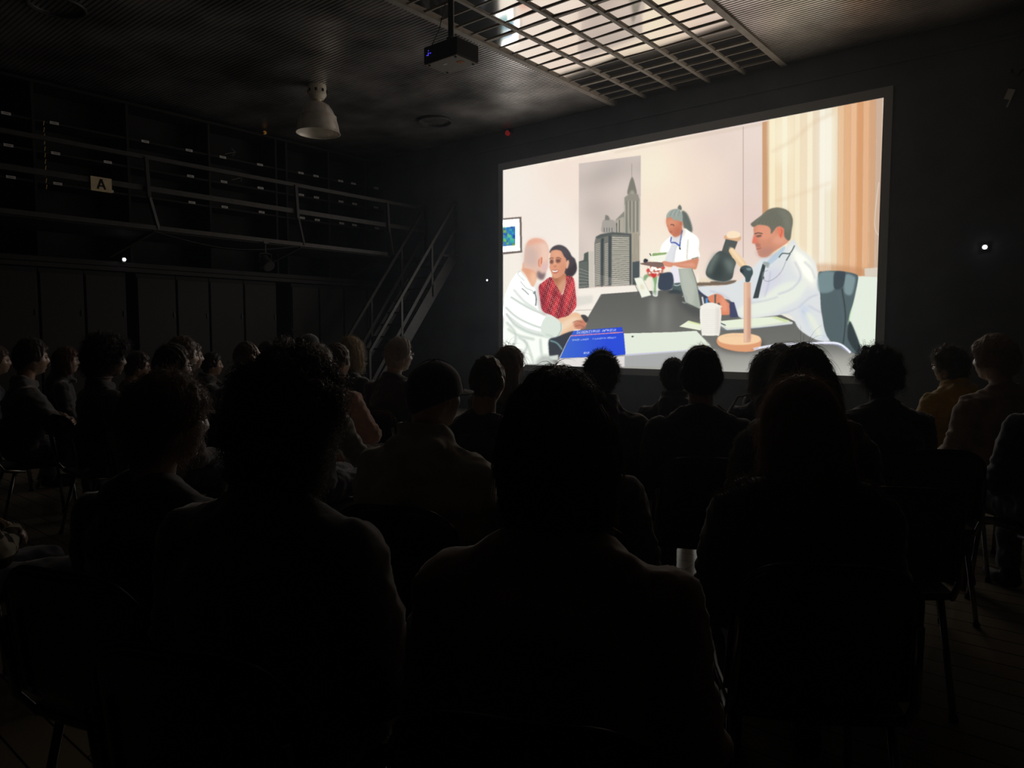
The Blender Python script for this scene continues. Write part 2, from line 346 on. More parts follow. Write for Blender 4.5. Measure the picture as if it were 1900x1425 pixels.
    FONT={'S':'01110 10000 10000 01110 00001 00001 11110','C':'01110 10001 10000 10000 10000 10001 01110','I':'111 010 010 010 010 010 111','E':'11111 10000 10000 11110 10000 10000 11111','N':'10001 11001 11001 10101 10011 10011 10001','T':'11111 00100 00100 00100 00100 00100 00100','Y':'10001 10001 01010 00100 00100 00100 00100','R':'11110 10001 10001 11110 10100 10010 10001','O':'01110 10001 10001 10001 10001 10001 01110','A':'00100 01010 10001 10001 11111 10001 10001','F':'11111 10000 10000 11110 10000 10000 10000','L':'10000 10000 10000 10000 10000 10000 11111','J':'00111 00010 00010 00010 00010 10010 01100','M':'10001 11011 10101 10101 10001 10001 10001','D':'11110 10001 10001 10001 10001 10001 11110','B':'11110 10001 10001 11110 10001 10001 11110',' ':'000 000 000 000 000 000 000','.':'0 0 0 0 0 0 1'}
    def text(s,x0,y0,x1,y1,h,lean=0,a=1):
        rows=[[FONT[c].split() for c in s]][0];tot=sum(len(g[0])+1 for g in rows);u=0
        dx=(x1-x0)/tot;dy=(y1-y0)/tot
        for g in rows:
            for j,r in enumerate(g):
                for i,b in enumerate(r):
                    if b=='1':
                        X=x0+(u+i)*dx+lean*(6-j)*h/7;Y=y0+(u+i)*dy+j*h/7
                        Q('G',(250,250,255),[X,Y,X+dx*1.1,Y+dy,X+dx*1.1,Y+dy+h/6.4,X,Y+h/6.4],.12,a)
            u+=len(g[0])+1
    text('SCIENTYROS AFRICA',630,250,1560,190,52,.2)
    text('BORIS LASER   J LACERTA MEDICO',530,440,1560,378,34,.2)
    text('BO',800,738,930,730,44,.2);text('LA CIENCIA',640,296,1000,276,16,.2,.6)
    # white pad
    Q('F',(232,240,224),[855,318,1330,306,1585,292,1780,500,1760,560,870,560,872,520],.4)
    Q('F',(206,206,232),[868,528,1400,492,1500,484,1500,494,870,545],.6);Q('F',(170,172,172),[862,545,1480,496,1700,600,1700,651,862,651],.8)
    P('F',(70,70,70),[930,350,945,342,955,348,942,358],.5);Q('F',(236,234,224),[0,560,0,560,0,560],.5)
    L('F',(210,214,206),1,[1585,292,1780,490],.5,.8)
    # photo frame and vase
    Q('I',(206,214,202),[48,1095,160,1078,288,1335,150,1372],.5);Q('I',(248,250,234),[58,1104,155,1090,276,1328,156,1358],.4);P('I',(232,222,196),[130,1190,165,1180,195,1230,170,1260,140,1240],1.4,.7)
    L('I',(90,90,86),1.2,[150,1370,60,1180,48,1100],.5,.8);L('I',(120,116,110),1,[90,1280,60,1340],.5,.8)
    P('I',(226,236,222),[298,1080,400,1080,392,1200,376,1340,340,1350,306,1320],.7,.75);P('I',(110,160,96),[310,1080,370,1080,355,1200,345,1300,325,1280,330,1180],1,.8)
    P('I',(120,160,110),[180,1110,190,1060,240,1040,290,1060,240,1080,205,1130],1,.85);L('I',(250,255,250),1,[376,1090,368,1330],.6,.9);L('I',(240,248,240),1.6,[308,1318,340,1345,378,1330],.6,.9)
    P('I',(196,110,90),[235,1030,240,960,300,900,400,930,450,960,440,1040,370,1070,280,1075],1.2)
    for i in range(40):
        x=330+rs.randn()*52;y=985+rs.randn()*34;P('I',(255,253,244),[x-17,y,x,y-13,x+17,y,x,y+13],.5,.9)
    for x,y in ((320,1070),(345,1050),(305,1045),(240,990),(455,950),(330,905)): P('I',(214,44,44),[x-22,y,x,y-22,x+24,y-6,x+6,y+26],.8,.85)
    P('I',(255,253,244),[430,1050,470,1060,480,1085,440,1075],.5)
    # standing nurse
    P('I',(112,118,112),[655,130,670,85,690,78,712,115,705,150],.8);P('I',(104,112,106),[715,160,780,190,830,290,860,400,850,460,800,440,745,400,715,280],1.2)
    for i in range(12): P('I',(80,92,90),[740+i*8,200+i*20,760+i*8,205+i*20,758+i*8,225+i*20],1,.4)
    P('I',(250,250,240),[410,730,440,620,520,540,570,500,700,500,745,400,830,450,920,510,955,580,950,700,965,800,880,830,790,840,780,870,800,950,680,960,560,900,470,870,480,740],.7)
    P('I',(226,228,236),[560,520,700,500,690,600,640,700,610,870,520,900,470,860,500,760,560,640],1.6,.8)
    P('I',(240,236,246),[560,960,660,950,700,1100,720,1180,580,1180],1);P('I',(58,68,84),[400,1060,430,1030,578,1028,580,1240,395,1250],.8)
    P('I',(212,134,104),[500,260,560,240,700,290,725,330,715,400,720,470,640,520,600,516,560,480,530,440,515,390,498,330],.8)
    P('I',(232,160,128),[500,290,560,270,640,300,600,380,520,380],3,.7);P('I',(180,100,78),[620,420,700,380,710,470,640,515,600,500],4,.6)
    P('I',(160,170,162),[500,262,510,200,560,150,640,132,700,165,724,230,718,290,700,320,660,290,600,285,560,245],.8)
    for i in range(6): L('I',(106,120,118) if i%2 else (196,206,202),1,[520+i*28,230,560+i*24,160,640+i*10,140],.8,.6)
    L('I',(60,44,44),1.6,[555,355,590,350,605,372],.7,.8);L('I',(80,50,46),1.2,[510,370,520,365],.6,.7);P('I',(170,90,76),[545,440,575,445,580,460,555,465],1,.7);P('I',(190,110,84),[690,310,712,320,705,360,685,350],1,.8)
    L('I',(60,80,170),1.8,[555,590,570,520],.5);L('I',(60,80,170),2.4,[560,600,620,603,660,630,690,655],.6);L('I',(50,76,170),2,[720,430,695,560,685,650],.6);P('I',(40,60,60),[675,670,690,665,698,695,685,700],.5)
    L('I',(206,206,196),1.4,[800,560,790,700,785,830],.9,.8);L('I',(214,212,204),1.2,[740,420,700,520,690,600],.8,.8);L('I',(210,212,214),1.4,[640,640,600,760,590,880],1,.7)
    P('I',(214,140,110),[790,850,880,830,945,820,935,900,905,972,850,965,700,950,600,920,560,940,480,920,430,880,440,860,520,870,600,880,700,870],.8);P('I',(240,176,150),[480,870,600,890,760,890,860,880,900,940,760,930,560,905],2,.6);L('I',(70,60,54),1.4,[850,830,945,805],.7,.8)
    P('I',(226,150,124),[430,870,500,865,560,900,550,935,480,925],.7)
    Q('I',(128,104,96),[125,890,260,868,440,870,470,930,400,950,300,935,150,905],.6);Q('I',(250,252,236),[260,845,300,740,515,735,470,850,430,878,330,862],.4);Q('I',(150,178,120),[300,760,318,748,510,738,492,765,300,790],.4);L('I',(60,60,66),1.6,[265,750,285,785],.5);P('I',(44,44,54),[180,850,200,825,240,840,235,870,190,880],.8)
    # phone and laptop
    P('I',(80,96,96),[580,1210,600,1170,720,1160,750,1200,745,1290,600,1300],.8);L('I',(220,230,226),1.6,[600,1185,640,1200,700,1180],.6,.9);P('I',(50,58,64),[520,1290,600,1250,740,1290,700,1310,560,1310],1.6,.8)
    P('D',(52,58,90),[190,780,230,762,290,775,296,830,270,865,230,830,195,820],.8)
    Q('D',(172,180,168),[38,618,150,612,190,740,230,965,100,900,60,760],.5);Q('D',(196,202,190),[50,620,120,616,180,760,160,930,100,890,70,760],2.4,.6);L('D',(110,114,110),1.4,[150,614,190,740,228,960],.4,.9)
    L('D',(170,176,170),2,[70,850,95,840,110,870,95,900,70,890],.6,.8)
    Q('D',(80,84,82),[90,890,228,955,225,980,110,905],.8)
    # doctor
    P('D',(226,230,232),[590,690,650,610,700,560,760,500,830,560,960,400,1000,385,1040,450,1130,520,1180,600,1200,760,1225,900,1225,1000,1270,1130,1295,1210,1180,1205,1040,1120,960,1000,800,1010,560,1028,480,900,440,870,300,860,200,770,380,760,480,740],.8)
    P('D',(255,255,240),[960,420,1080,480,1160,570,1190,700,1160,780,1060,700,980,560],6,.75);P('D',(214,214,232),[760,620,900,640,860,760,760,830,700,800],6,.6)
    P('D',(240,246,232),[860,760,1000,720,1100,740,1040,860,900,940,760,1000,560,1010,540,940,700,880],3,.8)
    for w,pts in ((2.4,[1000,560,1050,680,980,780,860,830]),(2,[1030,940,1120,860,1190,830]),(2,[1110,920,1180,960,1220,980]),(1.6,[880,990,960,970,1020,940]),(2,[300,800,400,830,460,870]),(1.6,[1080,560,1140,620,1170,700]),(2,[800,640,780,760,750,850]),(2.4,[1060,960,1120,1040,1200,1190]),(2,[640,900,760,880,860,850])):
        L('D',(176,180,206),w,pts,1.4,.6)
    P('D',(200,214,236),[1040,950,1100,920,1180,1060,1280,1190,1200,1200,1100,1080],4,.6);P('D',(246,250,226),[1090,1000,1140,990,1230,1150,1180,1180],3,.7)
    P('D',(222,232,238),[700,600,760,520,860,480,910,440,880,520,800,590,740,700,700,860,650,865],1,.9)
    Q('D',(60,68,72),[735,575,760,590,700,860,655,862],.6);P('D',(190,210,226),[770,560,900,440,920,450,880,510,800,580],.8);P('D',(150,160,156),[740,560,790,570,780,610,750,590],1,.8)
    P('D',(214,146,118),[660,280,680,255,800,250,880,270,915,290,935,370,950,390,900,430,820,480,770,520,712,516,690,470,680,440,676,412,648,404,662,350],.8)
    P('D',(232,120,100),[652,400,690,405,696,380,665,340],1.6,.8);P('D',(236,160,130),[690,270,800,262,830,330,760,380,700,350],3,.7);P('D',(182,134,122),[690,470,760,440,830,450,820,490,770,520,712,514],4,.7);P('D',(178,112,98),[672,412,700,405,720,430,690,440],1.4,.8)
    P('D',(244,176,150),[830,350,900,330,940,390,880,420,820,400],4,.6)
    L('D',(150,84,80),1.6,[684,455,705,452,722,445],.6,.8);L('D',(66,60,60),1.6,[668,330,700,322,735,328],.6,.9);P('D',(110,80,76),[680,345,720,335,725,350,695,358],.8,.8)
    P('D',(236,130,100),[858,285,885,268,910,280,908,330,890,365,870,345],.8);L('D',(176,70,60),1.2,[885,290,895,310,880,350],.6,.7)
    P('D',(112,112,98),[636,250,660,225,720,180,780,130,850,112,920,125,965,160,985,220,975,300,965,370,945,385,915,350,912,290,880,268,850,275,830,300,805,330,800,290,770,262,700,255,660,272],.8)
    for i in range(14):
        a=i/13;L('D',(70,72,70) if i%2 else (146,148,138),1.2,[680+a*200,250-30*a,740+a*180,180+10*a,850+a*110,130+a*90],1.2,.4)
    P('D',(136,138,126),[860,130,940,150,970,230,950,320,920,280,900,200],4,.5)
    L('D',(80,96,96),2,[1000,425,960,490,900,490,870,525],.6);L('D',(84,100,100),2,[965,490,930,550],.6);L('D',(150,154,160),1,[930,550,890,640,830,700,770,722,735,690,740,650,780,630],.5,.9);P('D',(90,104,110),[725,690,745,680,748,700,732,704],.5)
    # hands at the laptop
    P('D',(226,138,104),[285,850,350,825,400,840,440,890,480,920,470,990,410,1000,380,985,380,900,330,920,290,880],.8);P('D',(244,170,140),[390,850,440,900,440,970,400,960],2.4,.6);Q('D',(66,72,104),[460,888,500,895,535,1018,465,1020],.7)
    # chair
    P('D',(84,100,104),[1195,660,1240,640,1320,635,1400,640,1500,660,1525,700,1500,860,1450,1030,1500,1180,1545,1320,1530,1330,1290,1210,1225,1000,1210,830],.7)
    P('D',(128,152,156),[1200,660,1330,650,1325,790,1205,810],1.4,.8);P('D',(140,164,168),[1420,670,1490,680,1500,720,1470,830,1410,810],1.4,.8)
    P('D',(62,74,82),[1330,650,1400,640,1418,660,1400,760,1350,790,1322,760],1);L('D',(50,56,60),2.4,[1390,780,1420,1000,1400,1240],.8,.8);L('D',(90,104,112),3.4,[1360,800,1400,1040,1390,1200],1.2,.7);L('D',(160,214,150),1.4,[1500,860,1450,1030,1440,1080],.6,.8)
    Q('D',(232,242,228),[1530,690,1648,690,1648,1240,1560,1320,1452,1060],.8)
    P('D',(52,62,66),[1450,1060,1480,1090,1560,1310,1530,1330,1440,1200],1)
    # papers, pen pot, pad, lamp and cable
    Q('D',(222,226,216),[380,1060,640,1030,830,1012,985,1060,980,1075,700,1105,440,1125,385,1090],.5);Q('D',(236,244,222),[385,1050,560,1032,850,1014,960,1050,700,1090,440,1108],.5);Q('D',(206,224,160),[800,1016,850,1014,960,1046,920,1060],.8,.8);L('D',(70,84,96),1.8,[375,1062,430,1085],.4);L('D',(150,170,196),1,[385,1092,440,1124,700,1106,985,1072],.5,.8)
    Q('D',(240,246,222),[45,1095,122,1046,230,1080,225,1128],.5);Q('D',(222,236,170),[110,1058,125,1048,230,1072,228,1086],.7,.8)
    L('D',(80,150,224),3.6,[272,860,275,920],.4);L('D',(90,96,96),3.2,[344,830,342,915],.4);L('D',(220,224,230),3,[236,850,246,910],.5);P('D',(244,238,224),[228,925,300,905,384,920,384,940,230,940],.6)
    P('D',(246,244,236),[226,925,382,925,380,1150,350,1168,300,1172,250,1168,230,1150],.6);Q('D',(222,214,206),[350,940,382,935,378,1150,350,1165],2.4,.7)
    for i in range(9):
        for j in range(12): P('D',(222,220,212),[240+i*15.5,955+j*17,246+i*15.5,955+j*17,246+i*15.5,962+j*17,240+i*15.5,962+j*17],.3,.6)
    P('D',(60,54,50),[366,1215,700,1200,750,1260,720,1300,600,1320,420,1300],4,.4)
    P('D',(226,160,118),[360,1195,365,1245,430,1280,540,1302,650,1300,712,1270,722,1240,720,1195,640,1160,430,1160],.7)
    P('D',(250,212,170),[362,1190,400,1165,480,1150,600,1152,690,1170,720,1195,700,1225,600,1245,480,1245,390,1225],.8)
    L('D',(230,180,140),1.2,[420,1180,520,1170,640,1185],1,.5)
    Q('D',(222,176,148),[580,730,638,730,636,1225,580,1228],.5);Q('D',(244,208,180),[582,730,604,730,602,1226,582,1226],1.4,.7);Q('D',(176,130,120),[620,860,638,860,636,1200,620,1200],2,.5)
    P('D',(226,180,140),[428,340,548,345,540,388,430,380],.6);P('D',(255,232,200),[436,345,450,315,495,305,540,318,550,345,520,362,460,365],.6)
    Q('D',(82,88,86),[430,372,530,392,480,522,385,510],.6)
    P('D',(70,80,78),[385,470,480,520,515,560,500,620,480,700,420,726,330,712,275,680,268,630,310,540],.7)
    P('D',(128,142,136),[330,500,370,500,330,620,290,660,275,630],4,.7);P('D',(150,166,160),[420,540,500,560,480,660,430,600],4,.45);P('D',(30,40,42),[350,560,400,580,390,700,320,690],6,.5);L('D',(168,176,170),1.2,[275,682,330,712,420,726,478,704],.7,.8)
    P('D',(240,204,160),[455,470,485,445,520,480,602,580,560,610,500,540],.6);P('D',(255,232,196),[465,460,490,450,590,580,570,590],1.4,.7)
    P('D',(64,80,84),[552,610,590,590,640,605,655,650,640,690,625,725,595,725,590,690,560,650],.6);P('D',(140,164,168),[600,612,640,612,640,630,610,630],1,.8);P('D',(40,50,54),[550,620,575,625,575,650,552,645],.7)
    L('D',(238,240,255),4.2,[660,1282,800,1255,960,1240,1100,1235,1280,1228,1370,1240,1430,1280,1462,1312],.6);L('D',(190,186,226),1.4,[1240,1240,1340,1246,1420,1290,1450,1314],.5,.7)
    L('D',(150,120,130),.9,[640,1288,700,1272],.4,.8)
    return img
# ---- room materials ----------------------------------------------------------
M={}
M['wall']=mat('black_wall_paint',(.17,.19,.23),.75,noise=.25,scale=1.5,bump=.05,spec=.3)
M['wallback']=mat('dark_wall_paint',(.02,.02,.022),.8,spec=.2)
M['frame']=mat('screen_border',(.72,.78,.86),.6)
M['slat']=mat('dark_ceiling_slats',(.66,.64,.63),.36,metal=.8,noise=.5,scale=1.2,bump=.1,spec=1.)
M['ceilb']=mat('ceiling_backing',(.012,.012,.012),.9)
M['gridbar']=mat('ceiling_grid_bar',(.5,.47,.42),.5,noise=.15,scale=8)
M['pane']=mat('glossy_ceiling_pane',(.93,.88,.82),.085,metal=1,bump=.02,scale=1.5)
M['dark']=mat('black_metal',(.05,.05,.05),.45)
M['rail']=mat('dark_painted_steel',(.06,.057,.052),.5,noise=.2,scale=10)
M['shelf']=mat('dark_timber_shelving',(.018,.017,.016),.7,noise=.3,scale=3)
M['locker']=mat('dark_cupboard_panel',(.03,.028,.026),.65,noise=.2,scale=2)
M['label']=mat('white_label',(.97,.96,.93),.5,sheen=1)
M['sign']=mat('cream_placard',(.9,.75,.48),.7,noise=.1,scale=20)
M['ink']=mat('black_ink',(.015,.015,.015),.8)
M['alu']=mat('spun_aluminium',(.95,.9,.8),.4,metal=.25,noise=.25,scale=6)
M['cream']=mat('cream_plastic',(.95,.9,.72),.5)
M['proj']=mat('charcoal_plastic',(.03,.03,.032),.5)
M['projb']=mat('projector_underside',(.5,.46,.4),.45,noise=.1,scale=30)
M['orange']=mat('orange_sticker',(.75,.28,.06),.6)
M['led_white']=mat('white_led',(1,1,1),emit=(.86,.86,1),estr=4)
M['led_blue']=mat('blue_led',(.1,.1,1),emit=(.08,.06,1),estr=.9)
M['led_red']=mat('red_lamp',(.3,.02,.02),.5,emit=(.8,.02,.03),estr=.12)
M['led_amber']=mat('amber_lamp',(.4,.2,.05),.5,emit=(.8,.35,.05),estr=.12)
def floor_mat():
    m=mat('worn_wood_floor',(.4,.36,.29),.2,bump=.05,scale=6);nt=m.node_tree;b=nt.nodes['Principled BSDF']
    tc=nt.nodes.new('ShaderNodeTexCoord');br=nt.nodes.new('ShaderNodeTexBrick');br.offset=.37
    br.inputs['Color1'].default_value=(.46,.41,.31,1);br.inputs['Color2'].default_value=(.38,.33,.25,1);br.inputs['Mortar'].default_value=(.05,.04,.03,1)
    br.inputs['Scale'].default_value=1;br.inputs['Mortar Size'].default_value=.004;br.inputs['Brick Width'].default_value=1.8;br.inputs['Row Height'].default_value=.14
    mp=nt.nodes.new('ShaderNodeMapping');mp.inputs['Rotation'].default_value=(0,0,math.radians(0))
    nt.links.new(tc.outputs['Object'],mp.inputs[0]);nt.links.new(mp.outputs[0],br.inputs[0]);nt.links.new(br.outputs[0],b.inputs['Base Color']);return m
M['floor']=floor_mat()
# ---- shell --------------------------------------------------------------------
struct('floor',MB().box((XL-.2,YB,-.1),(XR+.2,D+.2,0)),M['floor'])
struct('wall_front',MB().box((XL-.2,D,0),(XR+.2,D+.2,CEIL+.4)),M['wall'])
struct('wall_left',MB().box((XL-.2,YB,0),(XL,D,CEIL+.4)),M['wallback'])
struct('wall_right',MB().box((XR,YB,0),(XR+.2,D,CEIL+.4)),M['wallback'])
GX0,GX1,GY0=-5.84,-3.33,4.6
cb=MB()
cb.box((XL,YB,CEIL+.05),(GX0,D,CEIL+.1)).box((GX1,YB,CEIL+.05),(XR,D,CEIL+.1)).box((GX0,YB,CEIL+.05),(GX1,GY0,CEIL+.1)).box((GX0-.02,GY0,CEIL+.06),(GX1+.02,D,CEIL+.12))
struct('ceiling',cb,M['ceilb'])
sl=MB();p=.052;y=YB+.02
while y<D-.03:
    segs=[(XL,GX0-.06),(GX1+.06,XR)] if y>GY0-.06 else [(XL,XR)]
    for a,b in segs: sl.box((a,y,CEIL),(b,y+p*.62,CEIL+.05))
    y+=p
struct('ceiling_slats',sl,M['slat'])
# valance seam above the screen, skirting
struct('trim_1',MB().box((XL,D-.02,4.565),(XR,D,4.59)),M['wall'])
struct('trim_2',MB().box((XL,D-.025,0),(XR,D,.12)),M['wall'])
# ---- ceiling grid with glossy panes ---------------------------------------------
g=empty('ceiling_panel_grid',((GX0+GX1)/2,(GY0+D)/2,CEIL))
tag(g,'large rectangular grid of glossy ceiling panes reflecting the screen','ceiling panel')
def loc(mb,o=g):
    l=np.array(o.location);mb.v=[v-l for v in mb.v];return mb
fr=MB();
for x in (GX0,GX1): fr.box((x-.06,GY0-.06,CEIL-.025),(x+.02,D,CEIL+.05)) if x==GX0 else fr.box((x-.02,GY0-.06,CEIL-.025),(x+.06,D,CEIL+.05))
fr.box((GX0-.06,GY0-.06,CEIL-.025),(GX1+.06,GY0,CEIL+.05))
obj('grid_frame',loc(fr),M['gridbar'],g)
rows=20;ph=(D-GY0)/rows
for i in range(1,5):
    x=GX0+i*(GX1-GX0)/5;obj('long_bar',loc(MB().box((x-.022,GY0,CEIL-.012),(x+.022,D-.003,CEIL+.012))),M['gridbar'],g)
for j in range(1,rows):
    y=GY0+j*ph;t=.022 if j in(16,8) else .008
    obj('cross_bar',loc(MB().box((GX0,y-t,CEIL-.004),(GX1,y+t,CEIL+.010))),M['gridbar'],g)
rs=random.Random(3)
for i in range(5):
    for j in range(rows):
        x0=GX0+i*(GX1-GX0)/5+.012;x1=GX0+(i+1)*(GX1-GX0)/5-.012;y0=GY0+j*ph+.004;y1=GY0+(j+1)*ph-.004
        mb=MB().box((-(x1-x0)/2,-(y1-y0)/2,0),((x1-x0)/2,(y1-y0)/2,.006))
        o=obj('glossy_pane',mb,M['pane'],g);o.location=((x0+x1)/2-g.location.x,(y0+y1)/2-g.location.y,.008)
        o.rotation_euler=(rs.gauss(0,.008),rs.gauss(0,.012),0)
# ---- projection screen ------------------------------------------------------------
SX0,SX1,SZ0,SZ1=-.8405*D,-.2205*D,CAMZ-.0535*D,CAMZ+.2945*D
def film_image():
    a=make_film();Wi,Hi=1600,900
    z,x=np.mgrid[0:Hi,0:Wi];X=SX0+(x+.5)/Wi*(SX1-SX0);Z=SZ0+(z+.5)/Hi*(SZ1-SZ0)
    P=np.stack([X,np.full_like(X,D-.012),Z-CAMZ],-1);d=P@FW
    u=((950+1324*(P@RT)/d)-AX0)*ASC-.5;v=((712.5-1324*(P@UP)/d)-AY0)*ASC-.5
    u=np.clip(u,0,a.shape[1]-2);v=np.clip(v,0,a.shape[0]-2);i=u.astype(int);j=v.astype(int);fu=(u-i)[...,None];fv=(v-j)[...,None]
    c=(a[j,i]*(1-fu)+a[j,i+1]*fu)*(1-fv)+(a[j+1,i]*(1-fu)+a[j+1,i+1]*fu)*fv
    im=bpy.data.images.new('projected_film_still',Wi,Hi,float_buffer=True);im.colorspace_settings.name='Linear Rec.709';buf=np.ones((Hi,Wi,4),np.float32)
    c=np.clip(c,0,1);lin=np.where(c<.04045,c/12.92,((c+.055)/1.055)**2.4)
    mn=lin.min(-1);t=np.clip((mn-.84)/.14,0,1);lin=lin*(1+5.0*t*t*(3-2*t))[...,None]   # whites boosted past display white to throw more light on the audience
    buf[...,:3]=lin
    im.pixels.foreach_set(buf.ravel());im.update();im.pack();return im
def screen_mat():
    m=bpy.data.materials.new('projected_picture');m.use_nodes=True;nt=m.node_tree;b=nt.nodes['Principled BSDF']
    b.inputs['Base Color'].default_value=(.02,.02,.02,1);b.inputs['Roughness'].default_value=.9;b.inputs['Specular IOR Level'].default_value=0
    tc=nt.nodes.new('ShaderNodeTexCoord');t=nt.nodes.new('ShaderNodeTexImage');t.image=film_image();t.extension='EXTEND'
    nt.links.new(tc.outputs['UV'],t.inputs[0]);nt.links.new(t.outputs[0],b.inputs['Emission Color']);b.inputs['Emission Strength'].default_value=SCREEN_GAIN;return m
scr=empty('projection_screen',((SX0+SX1)/2,D,SZ0));tag(scr,'huge lit projection screen showing a doctor at a desk with a couple','screen')
me=bpy.data.meshes.new('screen_surface');w2=(SX1-SX0)/2;h=SZ1-SZ0
me.from_pydata([(-w2,0,0),(w2,0,0),(w2,0,h),(-w2,0,h)],[],[(0,1,2,3)]);uv=me.uv_layers.new();
for k,c in enumerate([(0,0),(1,0),(1,1),(0,1)]): uv.data[k].uv=c
o=obj('picture_surface',me,screen_mat(),scr);o.location=(0,-.012,0)
b=.10;fb=MB();T=-.03
fb.box((-w2-b,T,-b),(-w2,0,h+b*1.2)).box((w2,T,-b),(w2+b,0,h+b*1.2)).box((-w2,T,-b),(w2,0,0)).box((-w2,T,h),(w2,0,h+b*1.2))
obj('screen_border',fb,M['frame'],scr)
# ---- projector -----------------------------------------------------------------------
pz=CAMZ+2.56;pc=(-4.87,5.02)
pr=empty('projector',(pc[0],pc[1],pz));tag(pr,'black projector hanging from the ceiling on a short pole','projector')
obj('body',MB().box((-.215,-.155,.006),(.215,.155,.165)),M['proj'],pr,bevel=.012)
obj('underside',MB().box((-.205,-.147,-.002),(.205,.147,.006)),M['projb'],pr)
obj('sticker',MB().box((.08,-.02,-.004),(.15,.03,-.002)),M['orange'],pr);obj('label_plate',MB().box((-.06,-.06,-.004),(-.01,-.035,-.002)),M['label'],pr)
ln=MB().tube([(.05,.15,.085),(.05,.20,.085)],.05,20);obj('lens',ln,M['dark'],pr,smooth=False)
lt=MB()
for dx,dz,l,v in ((0,0,.03,1),(.022,.004,.03,0),(-.014,-.008,.018,0),(.004,.03,.012,1)):
    lt.box((-.15+dx-(.003 if v else l/2),-.1575,.085+dz-(l/2 if v else .003)),(-.15+dx+(.003 if v else l/2),-.155,.085+dz+(l/2 if v else .003)))
obj('status_light',lt,M['led_blue'],pr)
for dx in (-.17,.17):
    for dy in (-.12,.12): obj('foot',MB().tube([(dx,dy,-.01),(dx,dy,0)],.012,12),M['dark'],pr)
obj('mount_plate',MB().box((-.09,-.07,.165),(.09,.07,.185)).box((-.03,-.03,.185),(.03,.03,.25)),M['dark'],pr)
obj('pole',MB().tube([(0,0,.2),(0,0,CEIL-pz+.04)],.028,16),M['dark'],pr)
obj('ceiling_flange',MB().box((-.09,-.09,CEIL-pz-.03),(.09,.09,CEIL-pz-.02)),M['dark'],pr)
obj('cable',MB().tube([(-.05,-.155,.06),(-.09,-.19,.05),(-.12,-.18,.09),(-.06,-.1,.3),(-.03,-.03,.6),(-.03,0,CEIL-pz)],.004,6),M['dark'],pr)
# ---- high-bay lamp ------------------------------------------------------------------------
lp=empty('dome_lamp',(-8.64,6.21,CEIL));tag(lp,'grey metal dome lamp hanging from the dark ceiling','lamp')
obj('ballast_housing',MB().lathe([(0,0),(.12,0),(.125,-.02),(.125,-.14),(.09,-.19),(.05,-.2),(.05,-.235),(0,-.235)],n=24),M['cream'],lp,smooth=False)
sv=MB()
for k in range(8):
    a=k*math.pi/4;sv.box((math.cos(a)*.122-.012,math.sin(a)*.122-.012,-.11),(math.cos(a)*.122+.012,math.sin(a)*.122+.012,-.07))
obj('vent_slot',sv,M['ink'],lp)
pf=[(.05,-.235),(.10,-.245),(.16,-.28),(.21,-.35),(.25,-.44),(.28,-.54),(.295,-.62),(.302,-.66)]
o=obj('reflector_dome',MB().lathe(pf+[(.308,-.662),(.30,-.665)]+[(r-.006,z) for r,z in pf[::-1]][0:8],n=56),M['alu'],lp,smooth=True)
obj('bulb',MB().ell((0,0,-.34),(.05,.05,.1)),mat('frosted_bulb',(.5,.48,.42),.3),lp,smooth=True)
obj('band',MB().lathe([(.254,-.43),(.259,-.43),(.262,-.445),(.257,-.445)],n=56),M['alu'],lp)
# ---- round ducts in the ceiling ----------------------------------------------------------------
for (x,y,lab) in ((-8.55,8.42,'round ceiling vent opening near the screen wall'),(-8.70,2.98,'round ceiling vent opening at the top left, far from the screen')):
    d=empty('ceiling_vent',(x,y,CEIL));tag(d,lab,'vent')
    obj('rim',MB().lathe([(.25,0),(.28,-.01),(.285,-.03),(.27,-.04),(.25,-.035),(.245,0),(.245,.04)],n=48),M['rail'],d,smooth=True)
    obj('throat',MB().lathe([(.248,-.03),(.246,.03),(0,.03)],n=48),M['ink'],d)
# ---- left side: shelving, cupboards, gallery -------------------------------------------------------
XS=-11.2
YD=[2.28,3.48,4.69,5.94,7.15,7.36,8.25,9.11]
ZR=[4.25,3.84,3.43]
for k in range(len(YD)):
    y0=YD[k];y1=YD[k+1] if k+1<len(YD) else D-.01
    nm=['pigeonhole_shelf_bay'][0]
    where=['cut by the left edge of the photo','with the amber string and the A placard','left of the chalk arrows','holding the two chalk arrows','very narrow, just right of the arrows','first to the right of the very narrow one','second to the right of the very narrow one','last one against the screen wall'][k]
    sb=empty('shelf_bay',(XS-.25,(y0+y1)/2,2.42));tag(sb,'dark timber wall shelf bay, '+where,'shelf',group='dark shelf bays along the left wall')
    yy=(y1-y0)/2
    obj('side_panel',MB().box((-.25,-yy,0),(.25,-yy+.035,2.36)),M['shelf'],sb)
    obj('back_panel',MB().box((-.25,-yy,0),(-.24,yy,2.36)),M['shelf'],sb)
    obj('top_panel',MB().box((-.25,-yy,2.32),(.26,yy,2.36)),M['shelf'],sb)
    for z in ZR+[2.98]: obj('shelf_board',MB().box((-.24,-yy+.035,z-2.42-.014),(.24,yy,z-2.42+.014)),M['shelf'],sb)
LR=[[3.19,3.75,4.96,5.63,6.19,6.86,7.67,7.99,8.54,8.84,9.4],[3.2,3.75,4.42,5.64,6.2,6.86,7.67,7.99,8.54,8.86,9.39],[3.21,3.76,4.43,5.65,6.2,6.87,7.68,8.0,8.55,8.85,9.4]]
word=['top','middle','bottom']
PH=['nearest the left edge','touching the amber string','','left of the chalk arrows across a divider','directly left of a chalk arrow','right of the chalk arrows before the narrow bay','first after the narrow bay','second after the narrow bay','left one in the bay above the staircase foot','right one in the bay above the staircase foot','nearest the screen wall']
